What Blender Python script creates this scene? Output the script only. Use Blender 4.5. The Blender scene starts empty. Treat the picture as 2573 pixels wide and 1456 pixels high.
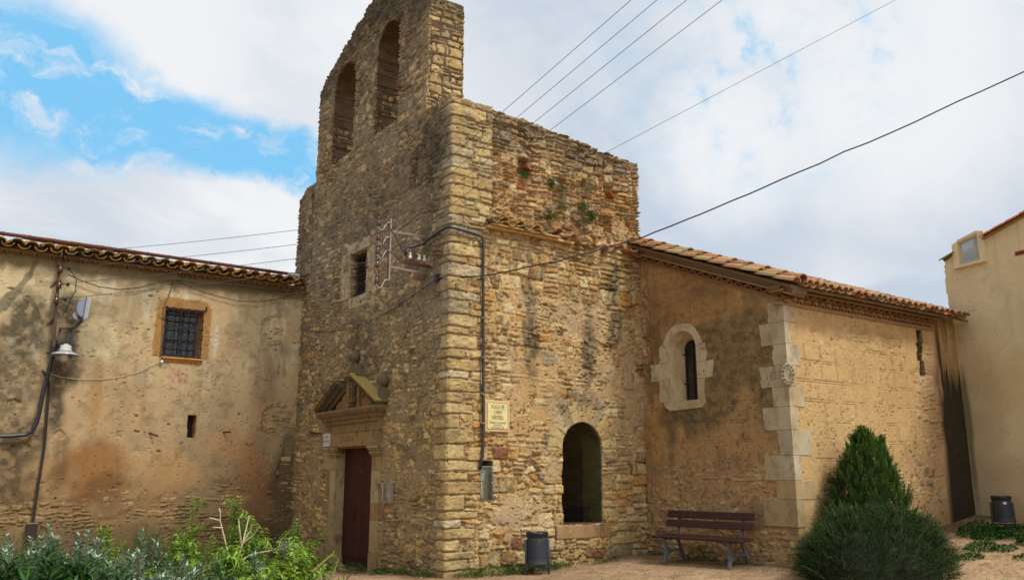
import bpy, math, random
import numpy as np
from mathutils import Vector, Matrix
rng = np.random.default_rng(7)
random.seed(7)
SC = bpy.context.scene
COL = SC.collection

# ------------------------------------------------------------------ camera
FL, CX, CY, HOR = 2117.0, 1286.5, 728.0, 1190.0      # focal length and principal point in survey pixels (2573 wide)
PITCH = math.atan((HOR - CY) / FL)
YAW = math.atan2(4370 - CX, math.hypot(FL, HOR - CY))
FH = np.array([math.cos(YAW), math.sin(YAW), 0.0]); RT = np.array([math.sin(YAW), -math.cos(YAW), 0.0]); ZZ = np.array([0, 0, 1.0])
FW = FH * math.cos(PITCH) + ZZ * math.sin(PITCH)
UP = -FH * math.sin(PITCH) + ZZ * math.cos(PITCH)
CAM = np.array([-7.40, -12.44, 1.65])
cd = bpy.data.cameras.new('camera'); co = bpy.data.objects.new('camera', cd); COL.objects.link(co)
cd.sensor_width = 36.0; cd.lens = FL / 2573 * 36.0; cd.clip_start = 0.05; cd.clip_end = 3000
M = Matrix.Identity(4)
for i in range(3):
    M[i][0] = RT[i]; M[i][1] = UP[i]; M[i][2] = -FW[i]; M[i][3] = CAM[i]
co.matrix_world = M
SC.camera = co

def ray(X, Y): return FW * FL + RT * (X - CX) - UP * (Y - CY)
def hit(X, Y, p0, n):            # survey pixel -> point on a real plane of the place
    v = ray(X, Y); n = np.array(n, float); t = ((np.array(p0, float) - CAM) @ n) / (v @ n); return CAM + v * t
def onx(X, Y, x0=0.0): return hit(X, Y, (x0, 0, 0), (1, 0, 0))
def ony(X, Y, y0=0.0): return hit(X, Y, (0, y0, 0), (0, 1, 0))
def onz(X, Y, z0=0.0): return hit(X, Y, (0, 0, z0), (0, 0, 1))

# ------------------------------------------------------------------ sun, sky, exposure
SUN_EL, SUN_AZ = math.radians(54), math.radians(-74)    # direction towards the sun: mostly -y, a little +x
SUND = np.array([math.cos(SUN_EL) * math.cos(SUN_AZ), math.cos(SUN_EL) * math.sin(SUN_AZ), math.sin(SUN_EL)])
sl = bpy.data.lights.new('sun', 'SUN'); so = bpy.data.objects.new('sun', sl); COL.objects.link(so)
sl.energy = 2.7; sl.angle = math.radians(11); sl.color = (1.0, 0.965, 0.90)
so.rotation_euler = Vector(SUND).to_track_quat('Z', 'Y').to_euler()
SC.view_settings.view_transform = 'Standard'; SC.view_settings.look = 'None'
SC.view_settings.exposure = 0.0; SC.view_settings.gamma = 1.0; SC.view_settings.use_curve_mapping = False

class NT:
    """small helper to wire shader nodes"""
    def __init__(s, tree): s.t = tree; s.n = tree.nodes; s.l = tree.links
    def node(s, typ, ins=None, **kw):
        nd = s.n.new(typ)
        for k, v in kw.items(): setattr(nd, k, v)
        for k, v in (ins or {}).items():
            sk = nd.inputs[k]
            if hasattr(v, 'links') or isinstance(v, bpy.types.NodeSocket): s.l.new(v, sk)
            else: sk.default_value = v
        return nd
    def math(s, op, a, b=0.0, c=0.0, clamp=False):
        nd = s.node('ShaderNodeMath', {0: a, 1: b, 2: c}, operation=op, use_clamp=clamp); return nd.outputs[0]
    def vmath(s, op, a, b=(0, 0, 0), scale=None):
        nd = s.node('ShaderNodeVectorMath', {0: a, 1: b}, operation=op)
        if scale is not None:
            if isinstance(scale, bpy.types.NodeSocket): s.l.new(scale, nd.inputs['Scale'])
            else: nd.inputs['Scale'].default_value = scale
        return nd.outputs['Value'] if op in ('DOT_PRODUCT', 'LENGTH') else nd.outputs['Vector']
    def smooth(s, x, a, b, lo=0.0, hi=1.0):
        nd = s.node('ShaderNodeMapRange', {'Value': x, 'From Min': a, 'From Max': b, 'To Min': lo, 'To Max': hi}, interpolation_type='SMOOTHSTEP'); return nd.outputs[0]
    def mix(s, f, a, b, mode='MIX'):
        nd = s.node('ShaderNodeMix', {}, data_type='RGBA', blend_type=mode)
        for k, v in ((0, f), (6, a), (7, b)):
            if isinstance(v, bpy.types.NodeSocket): s.l.new(v, nd.inputs[k])
            else: nd.inputs[k].default_value = v if k == 0 else (tuple(v) + (1,))[:4]
        return nd.outputs[2]
    def noise(s, vec, scale, detail=4, rough=0.5, dist=0.0, col=False):
        nd = s.node('ShaderNodeTexNoise', {'Vector': vec, 'Scale': scale, 'Detail': detail, 'Roughness': rough, 'Distortion': dist}); return nd.outputs['Color' if col else 'Fac']

wd = bpy.data.worlds.new('World'); SC.world = wd; wd.use_nodes = True
wd.node_tree.nodes.clear(); w = NT(wd.node_tree)
SKY_S = 0.1
def unit(v): v = np.array(v, float); return v / np.linalg.norm(v)
D0 = w.node('ShaderNodeTexCoord').outputs['Generated']
sky = w.node('ShaderNodeTexSky', {}, sky_type='NISHITA', sun_disc=False, sun_elevation=SUN_EL, sun_rotation=math.radians(90) - SUN_AZ, air_density=1.0, dust_density=0.6, ozone_density=2.0)
sep = w.node('ShaderNodeSeparateXYZ', {0: D0})
den = w.math('ADD', w.math('MAXIMUM', sep.outputs[2], 0.0), 0.22)
Q = w.node('ShaderNodeCombineXYZ', {0: w.math('DIVIDE', sep.outputs[0], den), 1: w.math('DIVIDE', sep.outputs[1], den), 2: 0.0}).outputs[0]
wn = w.noise(D0, 7.0, 5, 0.55, 0.0, True)
wn2 = w.noise(D0, 26.0, 5, 0.6, 0.0, True)
DW = w.vmath('NORMALIZE', w.vmath('ADD', w.vmath('ADD', D0, w.vmath('SCALE', w.vmath('SUBTRACT', wn, (.5, .5, .5)), scale=0.10)), w.vmath('SCALE', w.vmath('SUBTRACT', wn2, (.5, .5, .5)), scale=0.034)))
# long blue gap between the two cloud banks on the left
ra, rb = unit(ray(0, 182)), unit(ray(760, 425))
gn = unit(np.cross(ra, rb)); ga = unit(rb - ra)
gd = w.math('ABSOLUTE', w.vmath('DOT_PRODUCT', DW, tuple(gn)))
gx = w.vmath('DOT_PRODUCT', DW, tuple(ga))
xa, xb = float(ra @ ga), float(rb @ ga)
gw = w.smooth(gx, xa - 0.1, xb + 0.03, 0.094, 0.026)
band = w.smooth(w.math('DIVIDE', gd, gw), 1.34, 0.50)
band = w.math('MULTIPLY', band, w.smooth(gx, xb + 0.16, xb + 0.02))
wisp = w.smooth(w.noise(w.vmath('MULTIPLY', DW, (1, 1, 2.2)), 15.0, 6, 0.62), 0.46, 0.74)
band = w.math('MULTIPLY', band, w.math('SUBTRACT', 1.0, w.math('MULTIPLY', wisp, 0.95)))
# broken small blue holes on the right
hc = unit(ray(1960, 170))
hr = w.smooth(w.vmath('DOT_PRODUCT', D0, tuple(hc)), math.cos(0.15), math.cos(0.02))
hn = w.noise(D0, 21.0, 6, 0.62)
holes = w.math('MULTIPLY', hr, w.smooth(hn, 0.53, 0.74))
tint = w.math('MULTIPLY', w.smooth(w.vmath('DOT_PRODUCT', D0, tuple(unit(ray(1850, 170)))), math.cos(0.24), math.cos(0.02)), 0.16)
veil = w.math('MULTIPLY', w.smooth(hn, 0.40, 0.62), tint)
blue = w.math('MINIMUM', w.math('ADD', w.math('MAXIMUM', band, w.math('MULTIPLY', holes, 0.6)), veil), 1.0)
# cloud tone
cn = w.noise(Q, 1.9, 8, 0.58, 0.5)
tone = w.smooth(cn, 0.38, 0.60)
def lobe(X, Y, a, b): return w.smooth(w.vmath('DOT_PRODUCT', DW, tuple(unit(ray(X, Y)))), math.cos(a), math.cos(b))
dark = w.math('MAXIMUM', lobe(2420, 440, .22, .02), lobe(1850, 500, .2, .01))
dark = w.math('MAXIMUM', dark, w.math('MULTIPLY', lobe(1450, 160, .22, .04), 0.62))
dark = w.math('MAXIMUM', dark, w.math('MULTIPLY', lobe(150, 545, .13, .01), 0.5))
bright = w.math('MAXIMUM', lobe(2250, 230, .2, .03), w.math('MAXIMUM', lobe(350, 90, .2, .05), lobe(1850, 330, .14, .02)))
tone = w.math('MINIMUM', w.math('MAXIMUM', w.math('SUBTRACT', w.math('ADD', w.math('MULTIPLY', tone, 0.46), 0.58), w.math('MULTIPLY', dark, 0.95)), w.math('MULTIPLY', bright, 0.97)), 1.0)
k = 1.0 / SKY_S
cloud = w.mix(tone, tuple(c * k for c in (0.60, 0.68, 0.79)), tuple(c * k for c in (0.93, 0.945, 0.965)))
# thin cloud is far brighter round the veiled sun, duller on the opposite side and towards the horizon
sd = w.vmath('DOT_PRODUCT', D0, tuple(SUND))
gain = w.math('ADD', w.smooth(sd, 0.25, 1.0, 0.95, 2.0), w.math('MULTIPLY', w.smooth(w.vmath('DOT_PRODUCT', D0, (-0.93, -0.05, 0.36)), 0.35, 0.95), -0.45))
cloud = w.vmath('SCALE', cloud, scale=gain)
bluecol = w.mix(1.0, sky.outputs[0], (1.0, 1.0, 1.0), 'MULTIPLY')
bluecol = w.mix(0.88, bluecol, tuple(c * k for c in (0.235, 0.635, 1.0)))
skyc = w.mix(blue, cloud, bluecol)
bg = w.node('ShaderNodeBackground', {'Color': skyc, 'Strength': SKY_S})
wo = w.node('ShaderNodeOutputWorld', {'Surface': bg.outputs[0]})

# ------------------------------------------------------------------ numpy noise
def _h(i, j, s):
    n = (i.astype(np.int64) * 374761393 + j.astype(np.int64) * 668265263 + s * 1274126177) & 0xffffffff
    n = ((n ^ (n >> 13)) * 1274126177) & 0xffffffff
    n = ((n ^ (n >> 16)) * 2246822519) & 0xffffffff
    return ((n ^ (n >> 15)) & 0xffffff) / float(0xffffff)
def hsh(i, j, s): return _h(np.asarray(i), np.asarray(j), s)
def vnoise(x, y, s=0):
    i = np.floor(x); j = np.floor(y); fx = x - i; fy = y - j
    fx = fx * fx * (3 - 2 * fx); fy = fy * fy * (3 - 2 * fy); i = i.astype(np.int64); j = j.astype(np.int64)
    a = _h(i, j, s); b = _h(i + 1, j, s); c = _h(i, j + 1, s); d = _h(i + 1, j + 1, s)
    return (a + (b - a) * fx) * (1 - fy) + (c + (d - c) * fx) * fy
def fbm(x, y, s=0, o=4, g=0.5):
    t = 0; a = 1.0; n = 0
    for k in range(o):
        t = t + a * (vnoise(x, y, s + 17 * k) - 0.5); n += a; a *= g; x = x * 2.03 + 11.3; y = y * 2.03 + 5.7
    return t / n * 2           # about -1..1
def sst(x, a, b):
    t = np.clip((x - a) / (b - a), 0, 1); return t * t * (3 - 2 * t)
def lin(c):
    c = np.array(c, float) / 255.0; return np.where(c <= .04045, c / 12.92, ((c + .055) / 1.055) ** 2.4)
def LT(*c): return tuple(float(q) for q in lin(c))
def lerp(a, b, t): return a + (b - a) * t

# ------------------------------------------------------------------ materials
MATS = {}
def attr_mat(name, rough=0.9, fine=90.0, var=0.25, bump=0.25, bscale=120.0, bdist=0.006, spec=0.25, mid=7.0, midvar=0.18, lichen=0.0, metallic=0.0, dirt=None):
    m = bpy.data.materials.new(name); m.use_nodes = True; t = NT(m.node_tree); b = t.n['Principled BSDF']
    oc = t.node('ShaderNodeTexCoord').outputs['Object']
    a = t.node('ShaderNodeAttribute', attribute_name='Col').outputs['Color']
    n1 = t.noise(oc, fine, 3, 0.6); n2 = t.noise(oc, mid, 5, 0.6)
    f = t.math('ADD', t.math('MULTIPLY', t.math('SUBTRACT', n1, .5), var * 2), t.math('ADD', 1.0, t.math('MULTIPLY', t.math('SUBTRACT', n2, .5), midvar * 2)))
    c = t.vmath('SCALE', a, scale=f)
    if lichen > 0:
        ln = t.noise(oc, 16.0, 5, 0.7); lm = t.smooth(ln, 0.60 - lichen * 0.2, 0.70 - lichen * 0.2)
        gn = t.noise(oc, 9.0, 5, 0.7); gm = t.math('MULTIPLY', t.smooth(gn, 0.5, 0.66), 0.75)
        c = t.mix(gm, c, (0.16, 0.145, 0.11)); c = t.mix(t.math('MULTIPLY', lm, 0.9), c, LT(176, 132, 20))
    if dirt is not None:
        for k_, (sc_, lo_, hi_, am_, dc_) in enumerate(dirt):
            dn_ = t.noise(t.vmath('MULTIPLY', oc, (1, 1, .55)), sc_, 6, 0.65); c = t.mix(t.math('MULTIPLY', t.smooth(dn_, lo_, hi_), am_), c, dc_)
    t.l.new(c, b.inputs['Base Color'])
    b.inputs['Roughness'].default_value = rough; b.inputs['Metallic'].default_value = metallic
    b.inputs['Specular IOR Level'].default_value = spec
    if bump > 0:
        bn = t.noise(oc, bscale, 4, 0.65)
        bp = t.node('ShaderNodeBump', {'Height': bn, 'Strength': bump, 'Distance': bdist}); t.l.new(bp.outputs[0], b.inputs['Normal'])
    MATS[name] = m; return m
def leaf_mat(name, trans=0.35, rough=0.55, spec=0.3):
    m = bpy.data.materials.new(name); m.use_nodes = True; t = NT(m.node_tree); b = t.n['Principled BSDF']; out = t.n['Material Output']
    a = t.node('ShaderNodeAttribute', attribute_name='Col').outputs['Color']
    n = t.noise(t.node('ShaderNodeTexCoord').outputs['Object'], 60, 2); c = t.vmath('SCALE', a, scale=t.math('ADD', 0.75, t.math('MULTIPLY', n, 0.5)))
    t.l.new(c, b.inputs['Base Color']); b.inputs['Roughness'].default_value = rough; b.inputs['Specular IOR Level'].default_value = spec
    tr = t.node('ShaderNodeBsdfTranslucent', {'Color': t.vmath('MULTIPLY', c, (1.1, 1.25, 0.5))})
    mx = t.node('ShaderNodeMixShader', {0: trans, 1: b.outputs[0], 2: tr.outputs[0]}); t.l.new(mx.outputs[0], out.inputs[0])
    MATS[name] = m; return m
STONE = attr_mat('weathered_stone', 0.92, 70, 0.22, 0.5, 95, 0.010, 0.15)
PLASTER = attr_mat('old_lime_plaster', 0.92, 60, 0.13, 0.35, 80, 0.006, 0.15, 3.0, 0.14)
SMOOTHST = attr_mat('dressed_stone', 0.85, 45, 0.18, 0.45, 50, 0.008, 0.15, 5.0, 0.28, dirt=[(5.0, .50, .68, .6, LT(122, 94, 58)), (6.5, .53, .66, .7, LT(76, 70, 56)), (2.6, .5, .7, .35, LT(150, 120, 78))])
TILE = attr_mat('clay_tile', 0.9, 60, 0.2, 0.4, 90, 0.006, 0.15, 8.0, 0.3, lichen=0.42)
NGLASS = None
TILEL = attr_mat('lichen_covered_clay_tile', 0.9, 60, 0.2, 0.4, 90, 0.006, 0.15, 8.0, 0.3, lichen=0.62)
CLAY = attr_mat('plain_fired_clay', 0.88, 60, 0.2, 0.3, 90, 0.004, 0.15, 8.0, 0.25)
PAINT = attr_mat('painted_metal', 0.55, 50, 0.14, 0.08, 60, 0.002, 0.35, 5.0, 0.16, dirt=[(14.0, .62, .72, .35, LT(128, 112, 88))])
RUST = attr_mat('rusty_iron', 0.85, 60, 0.4, 0.3, 80, 0.003, 0.3, 12.0, 0.45)
MARBLE = attr_mat('pale_worn_marble', 0.8, 45, 0.14, 0.4, 40, 0.008, 0.2, 3.0, 0.16, dirt=[(2.6, .42, .64, .65, LT(158, 134, 94)), (4.6, .50, .66, .6, LT(126, 110, 84)), (12.0, .56, .66, .5, LT(120, 100, 72))])
PLASTIC = attr_mat('plastic', 0.42, 50, 0.06, 0.02, 60, 0.001, 0.45, 5.0, 0.08)
CERAMIC = attr_mat('glazed_ceramic', 0.18, 50, 0.05, 0.0, 60, 0.001, 0.6, 5.0, 0.06)
WOOD = attr_mat('varnished_wood', 0.6, 40, 0.22, 0.25, 50, 0.003, 0.3, 6.0, 0.4, dirt=[(6.0, .55, .72, .4, LT(52, 36, 28)), (11.0, .62, .72, .3, LT(120, 92, 70))])
PAPER = attr_mat('paper', 0.8, 50, 0.03, 0.0)
EARTH = attr_mat('packed_gravel', 0.95, 70, 0.5, 0.9, 70, 0.02, 0.1, 1.3, 0.2, dirt=[(3.0, .55, .7, .35, LT(110, 88, 60))])
LEAF = leaf_mat('leaf'); NEEDLE = leaf_mat('needle', 0.2, 0.6, 0.25); SILVER = leaf_mat('felted_leaf', 0.15, 0.85, 0.1); TWIG = attr_mat('twig_bark', 0.85, 60, 0.2, 0.2)
def chrome_mat(name, col, rough):
    m = bpy.data.materials.new(name); m.use_nodes = True; t = NT(m.node_tree); b = t.n['Principled BSDF']
    n = t.noise(t.node('ShaderNodeTexCoord').outputs['Object'], 30, 3); t.l.new(t.vmath('SCALE', t.node('ShaderNodeRGB').outputs[0], scale=t.math('ADD', .8, t.math('MULTIPLY', n, .4))), b.inputs['Base Color'])
    for nd in t.n:
        if nd.type == 'RGB': nd.outputs[0].default_value = (*col, 1)
    b.inputs['Metallic'].default_value = 0.9; b.inputs['Roughness'].default_value = rough; return m
ALU = chrome_mat('aluminium', (0.55, 0.55, 0.56), 0.4)
def glass_mat(name, tint=(0.75, 0.8, 0.8), refl=1.0, dark=None):
    m = bpy.data.materials.new(name); m.use_nodes = True; t = NT(m.node_tree); out = t.n['Material Output']
    fr = t.node('ShaderNodeFresnel', {'IOR': 1.5}).outputs[0]
    g = t.node('ShaderNodeBsdfGlossy', {'Roughness': 0.02, 'Color': (1, 1, 1, 1)})
    if dark is None: tr = t.node('ShaderNodeBsdfTransparent', {'Color': (*tint, 1)})
    else: tr = t.node('ShaderNodeBsdfDiffuse', {'Color': (*dark, 1)})
    nz = t.noise(t.node('ShaderNodeTexCoord').outputs['Object'], 3, 2)
    bp = t.node('ShaderNodeBump', {'Height': nz, 'Strength': 0.05, 'Distance': 0.02}); t.l.new(bp.outputs[0], g.inputs['Normal'])
    mx = t.node('ShaderNodeMixShader', {0: t.math('MULTIPLY', fr, refl, clamp=True), 1: tr.outputs[0], 2: g.outputs[0]}); t.l.new(mx.outputs[0], out.inputs[0]); return m
GLASS = glass_mat('clear_glass', (.66, .72, .64), refl=0.35); DGLASS = glass_mat('dark_window_glass', refl=.8, dark=(0.015, 0.017, 0.018)); NGLASS = glass_mat('thin_clear_cover', (.90, .92, .90), refl=0.6); SKYGLASS = glass_mat('attic_window_glass', refl=3.0, dark=(0.38, 0.46, 0.5))

# ------------------------------------------------------------------ object helpers
def tag(o, label=None, cat=None, group=None, kind=None):
    if label: o['label'] = label
    if cat: o['category'] = cat
    if group: o['group'] = group
    if kind: o['kind'] = kind
    return o
def thing(name, label, cat, loc=(0, 0, 0), rz=0.0, group=None):
    o = bpy.data.objects.new(name, None); COL.objects.link(o); o.location = loc; o.rotation_euler = (0, 0, rz); o.empty_display_size = 0.1
    return tag(o, label, cat, group)
def root_loc(p):
    while p is not None and p.parent is not None: p = p.parent
    return np.array(p.location) if p is not None else np.zeros(3)
def copy_tree(o, parent=None):
    c = o.copy(); COL.objects.link(c); c.parent = parent
    for ch in list(o.children): copy_tree(ch, c)
    return c
def mesh_obj(name, verts, faces, cols, mat, parent=None, smooth=False, world=True, bevel=0.0):
    me = bpy.data.meshes.new(name); v = np.asarray(verts, float).reshape(-1, 3)
    if world: v = v - root_loc(parent)
    if isinstance(faces, np.ndarray):
        nf, k = faces.shape
        me.vertices.add(len(v)); me.vertices.foreach_set('co', v.astype(np.float32).ravel())
        me.loops.add(nf * k); me.loops.foreach_set('vertex_index', faces.astype(np.int32).ravel())
        me.polygons.add(nf); me.polygons.foreach_set('loop_start', np.arange(0, nf * k, k, dtype=np.int32))
        me.update(calc_edges=True)
    else:
        me.from_pydata(v.tolist(), [], faces)
    ca = me.color_attributes.new('Col', 'FLOAT_COLOR', 'POINT')
    c4 = np.ones((len(v), 4), np.float32); c4[:, :3] = np.asarray(cols, np.float32).reshape(-1, 3); ca.data.foreach_set('color', c4.ravel())
    if smooth: me.polygons.foreach_set('use_smooth', np.ones(len(me.polygons), bool))
    me.materials.append(mat); me.update()
    o = bpy.data.objects.new(name, me); COL.objects.link(o); o.parent = parent
    if bevel > 0:
        bm = o.modifiers.new('bevel', 'BEVEL'); bm.width = bevel; bm.segments = 2; bm.limit_method = 'ANGLE'
    return o
def frame(d):
    d = unit(d); a = np.array([0, 0, 1.0]) if abs(d[2]) < 0.9 else np.array([1.0, 0, 0]); s = unit(np.cross(a, d)); return s, np.cross(d, s)
class MB:
    def __init__(s, col=(.5, .5, .5)): s.v = []; s.f = []; s.c = []; s.col = col
    def add(s, verts, faces):
        o = len(s.v); s.v += [tuple(float(q) for q in p) for p in verts]; s.c += [s.col] * len(verts); s.f += [tuple(i + o for i in f) for f in faces]
    def hexa(s, p):           # 8 corners: bottom ring, top ring
        s.add(p, [(3, 2, 1, 0), (4, 5, 6, 7), (0, 1, 5, 4), (1, 2, 6, 5), (2, 3, 7, 6), (3, 0, 4, 7)])
    def box(s, lo, hi):
        x0, y0, z0 = lo; x1, y1, z1 = hi
        x0, x1 = sorted((x0, x1)); y0, y1 = sorted((y0, y1)); z0, z1 = sorted((z0, z1))
        s.hexa([(x0, y0, z0), (x1, y0, z0), (x1, y1, z0), (x0, y1, z0), (x0, y0, z1), (x1, y0, z1), (x1, y1, z1), (x0, y1, z1)])
    def obox(s, c, ax, ay, az):   # centre and three half-axis vectors
        c, ax, ay, az = (np.array(q, float) for q in (c, ax, ay, az))
        s.hexa([c - ax - ay - az, c + ax - ay - az, c + ax + ay - az, c - ax + ay - az, c - ax - ay + az, c + ax - ay + az, c + ax + ay + az, c - ax + ay + az])
    def bar(s, a, b, w, h, up=(0, 0, 1)):
        a = np.array(a, float); b = np.array(b, float); d = b - a; L = np.linalg.norm(d); d = d / L; sx = np.cross(d, np.array(up, float))
        sx = unit(sx) if np.linalg.norm(sx) > 1e-6 else frame(d)[0]
        s.obox((a + b) / 2, d * L / 2, sx * w / 2, unit(np.cross(sx, d)) * h / 2)
    def tube(s, pts, r, n=8, caps=True):
        pts = [np.array(p, float) for p in pts]; rs = [r] * len(pts) if np.isscalar(r) else r; vs = []; f = []
        pu = None
        for i, p in enumerate(pts):
            d = unit(pts[min(i + 1, len(pts) - 1)] - pts[max(i - 1, 0)])
            if pu is None: a, b = frame(d)
            else:
                a = pu - d * (pu @ d); a = unit(a) if np.linalg.norm(a) > 1e-6 else frame(d)[0]; b = np.cross(d, a)
            pu = a
            for k in range(n):
                t = 2 * math.pi * k / n; vs.append(p + (a * math.cos(t) + b * math.sin(t)) * rs[i])
        for i in range(len(pts) - 1):
            for k in range(n): f.append((i * n + k, i * n + (k + 1) % n, (i + 1) * n + (k + 1) % n, (i + 1) * n + k))
        if caps: f.append(tuple(range(n))[::-1]); f.append(tuple((len(pts) - 1) * n + k for k in range(n)))
        s.add(vs, f)
    def lathe(s, c, prof, n=20, axis=(0, 0, 1), caps=True):
        ax = unit(axis); a, b = frame(ax); c = np.array(c, float); vs = []; f = []
        for (r, h) in prof:
            for k in range(n):
                t = 2 * math.pi * k / n; vs.append(c + ax * h + (a * math.cos(t) + b * math.sin(t)) * max(r, 1e-4))
        for i in range(len(prof) - 1):
            for k in range(n): f.append((i * n + k, i * n + (k + 1) % n, (i + 1) * n + (k + 1) % n, (i + 1) * n + k))
        if caps: f.append(tuple(range(n))[::-1]); f.append(tuple((len(prof) - 1) * n + k for k in range(n)))
        s.add(vs, f)
    def prism(s, poly, vec):     # planar polygon extruded along vec
        poly = [np.array(p, float) for p in poly]; vec = np.array(vec, float); n = len(poly)
        s.add(poly + [p + vec for p in poly], [tuple(range(n))[::-1], tuple(range(n, 2 * n))] + [(i, (i + 1) % n, n + (i + 1) % n, n + i) for i in range(n)])
    def sweep(s, prof, a, b, out, up, ends=(0, 0)):   # moulding profile [(out,up)] from a to b
        a, b, out, up = (np.array(q, float) for q in (a, b, out, up)); n = len(prof); d = unit(b - a)
        p0 = [a + out * o + up * u - d * (o * ends[0]) for o, u in prof]; p1 = [b + out * o + up * u + d * (o * ends[1]) for o, u in prof]
        s.add(p0 + p1, [tuple(range(n)), tuple(range(n, 2 * n))[::-1]] + [(i, n + i, n + (i + 1) % n, (i + 1) % n) for i in range(n)])
    def jit(s, amt, seed=1, freq=9.0):
        for i, p in enumerate(s.v):
            x, y, z = p; q = np.array([x * freq + z * 3, y * freq + z * 7.7])
            s.v[i] = (x + amt * (float(fbm(q[0:1], q[1:2], seed, 2)[0])), y + amt * (float(fbm(q[1:2] + 9, q[0:1], seed + 3, 2)[0])), z + amt * (float(fbm(q[0:1] + 31, q[1:2] + 7, seed + 5, 2)[0])))
    def build(s, name, mat, parent=None, smooth=False, bevel=0.0):
        o = mesh_obj(name, s.v, s.f, s.c, mat, parent, smooth, True, bevel); return o
def writing(body, size, origin, xd, zd, depth, mat, col, parent, name='lettering', sx=1.0, align='CENTER', shear=0.0):
    cu = bpy.data.curves.new('t', 'FONT'); cu.body = body; cu.size = size; cu.align_x = align; cu.align_y = 'CENTER'; cu.extrude = depth; cu.shear = shear; cu.resolution_u = 3
    ob = bpy.data.objects.new('t', cu); COL.objects.link(ob); me = bpy.data.meshes.new_from_object(ob)
    xd, zd, o = unit(xd), unit(zd), np.array(origin, float); nn = np.cross(xd, zd)
    co_ = np.zeros(len(me.vertices) * 3); me.vertices.foreach_get('co', co_); co_ = co_.reshape(-1, 3)
    pts = o + co_[:, :1] * sx * xd + co_[:, 1:2] * zd + co_[:, 2:3] * nn
    faces = [tuple(p.vertices) for p in me.polygons]
    bpy.data.objects.remove(ob); bpy.data.curves.remove(cu); bpy.data.meshes.remove(me)
    return mesh_obj(name, pts, faces, np.tile(col, (len(pts), 1)), mat, parent)

# ------------------------------------------------------------------ terrain
def ground_z(x, y):
    x = np.asarray(x, float); y = np.asarray(y, float)
    xx = np.clip(x, 0, 13); z = .0083 * xx * xx
    z = z - .05 * np.clip(-3.6 - y, 0, 4) * sst(x, 0, 6) - .05 * np.clip(y, 0, 4) * sst(-x, -3, 0.5)
    z = z + .10 * sst(-x, 3.0, 6.0) * sst(y, 0.5, 4)
    return z + .02 * fbm(x * .8, y * .8, 3, 3)
def build_ground():
    nx, ny = 520, 520
    def axis(lo, hi, n, a, b):      # dense between a and b, stretched far outwards
        m = np.linspace(a, b, n - 80); l = a - (a - lo) * np.linspace(1, 0, 41)[:-1] ** 3; r = b + (hi - b) * np.linspace(0, 1, 41)[1:] ** 3
        return np.concatenate([l, m, r])
    xs = axis(-400, 400, nx, -7.5, 12); ys = axis(-400, 400, ny, -12, 7.3)
    X, Y = np.meshgrid(xs, ys, indexing='ij')
    Z = ground_z(X, Y) + .006 * fbm(X * 9, Y * 9, 5, 3) + .004 * np.clip(fbm(X * 28, Y * 28, 6, 2), 0, 1)
    c = np.empty(X.shape + (3,)); base = lin((160, 132, 102)); c[:] = base
    t = fbm(X * .7, Y * .7, 8, 4)[..., None]; c *= 1 + .26 * t
    g = sst(fbm(X * 4, Y * 4, 12, 5, .65), .08, .45)[..., None] * .6; c = lerp(c, lin((128, 102, 72)), g)
    pb = hsh(np.floor(X * 34), np.floor(Y * 34), 4)[..., None]; c = np.where(pb > .93, c * 1.35, c); c = np.where(pb < .07, c * .62, c)
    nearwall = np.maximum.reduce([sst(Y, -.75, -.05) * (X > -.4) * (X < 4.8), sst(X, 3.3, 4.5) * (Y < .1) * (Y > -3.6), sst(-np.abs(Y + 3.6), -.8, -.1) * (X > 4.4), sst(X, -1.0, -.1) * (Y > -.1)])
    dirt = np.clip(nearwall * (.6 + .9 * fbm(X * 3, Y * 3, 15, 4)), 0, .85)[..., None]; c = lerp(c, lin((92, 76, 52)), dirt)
    idx = np.arange(X.size).reshape(X.shape)
    F = np.stack([idx[:-1, :-1], idx[1:, :-1], idx[1:, 1:], idx[:-1, 1:]], -1).reshape(-1, 4)
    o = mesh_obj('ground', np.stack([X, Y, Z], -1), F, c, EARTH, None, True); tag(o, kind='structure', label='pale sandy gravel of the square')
    return o
build_ground()

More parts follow.
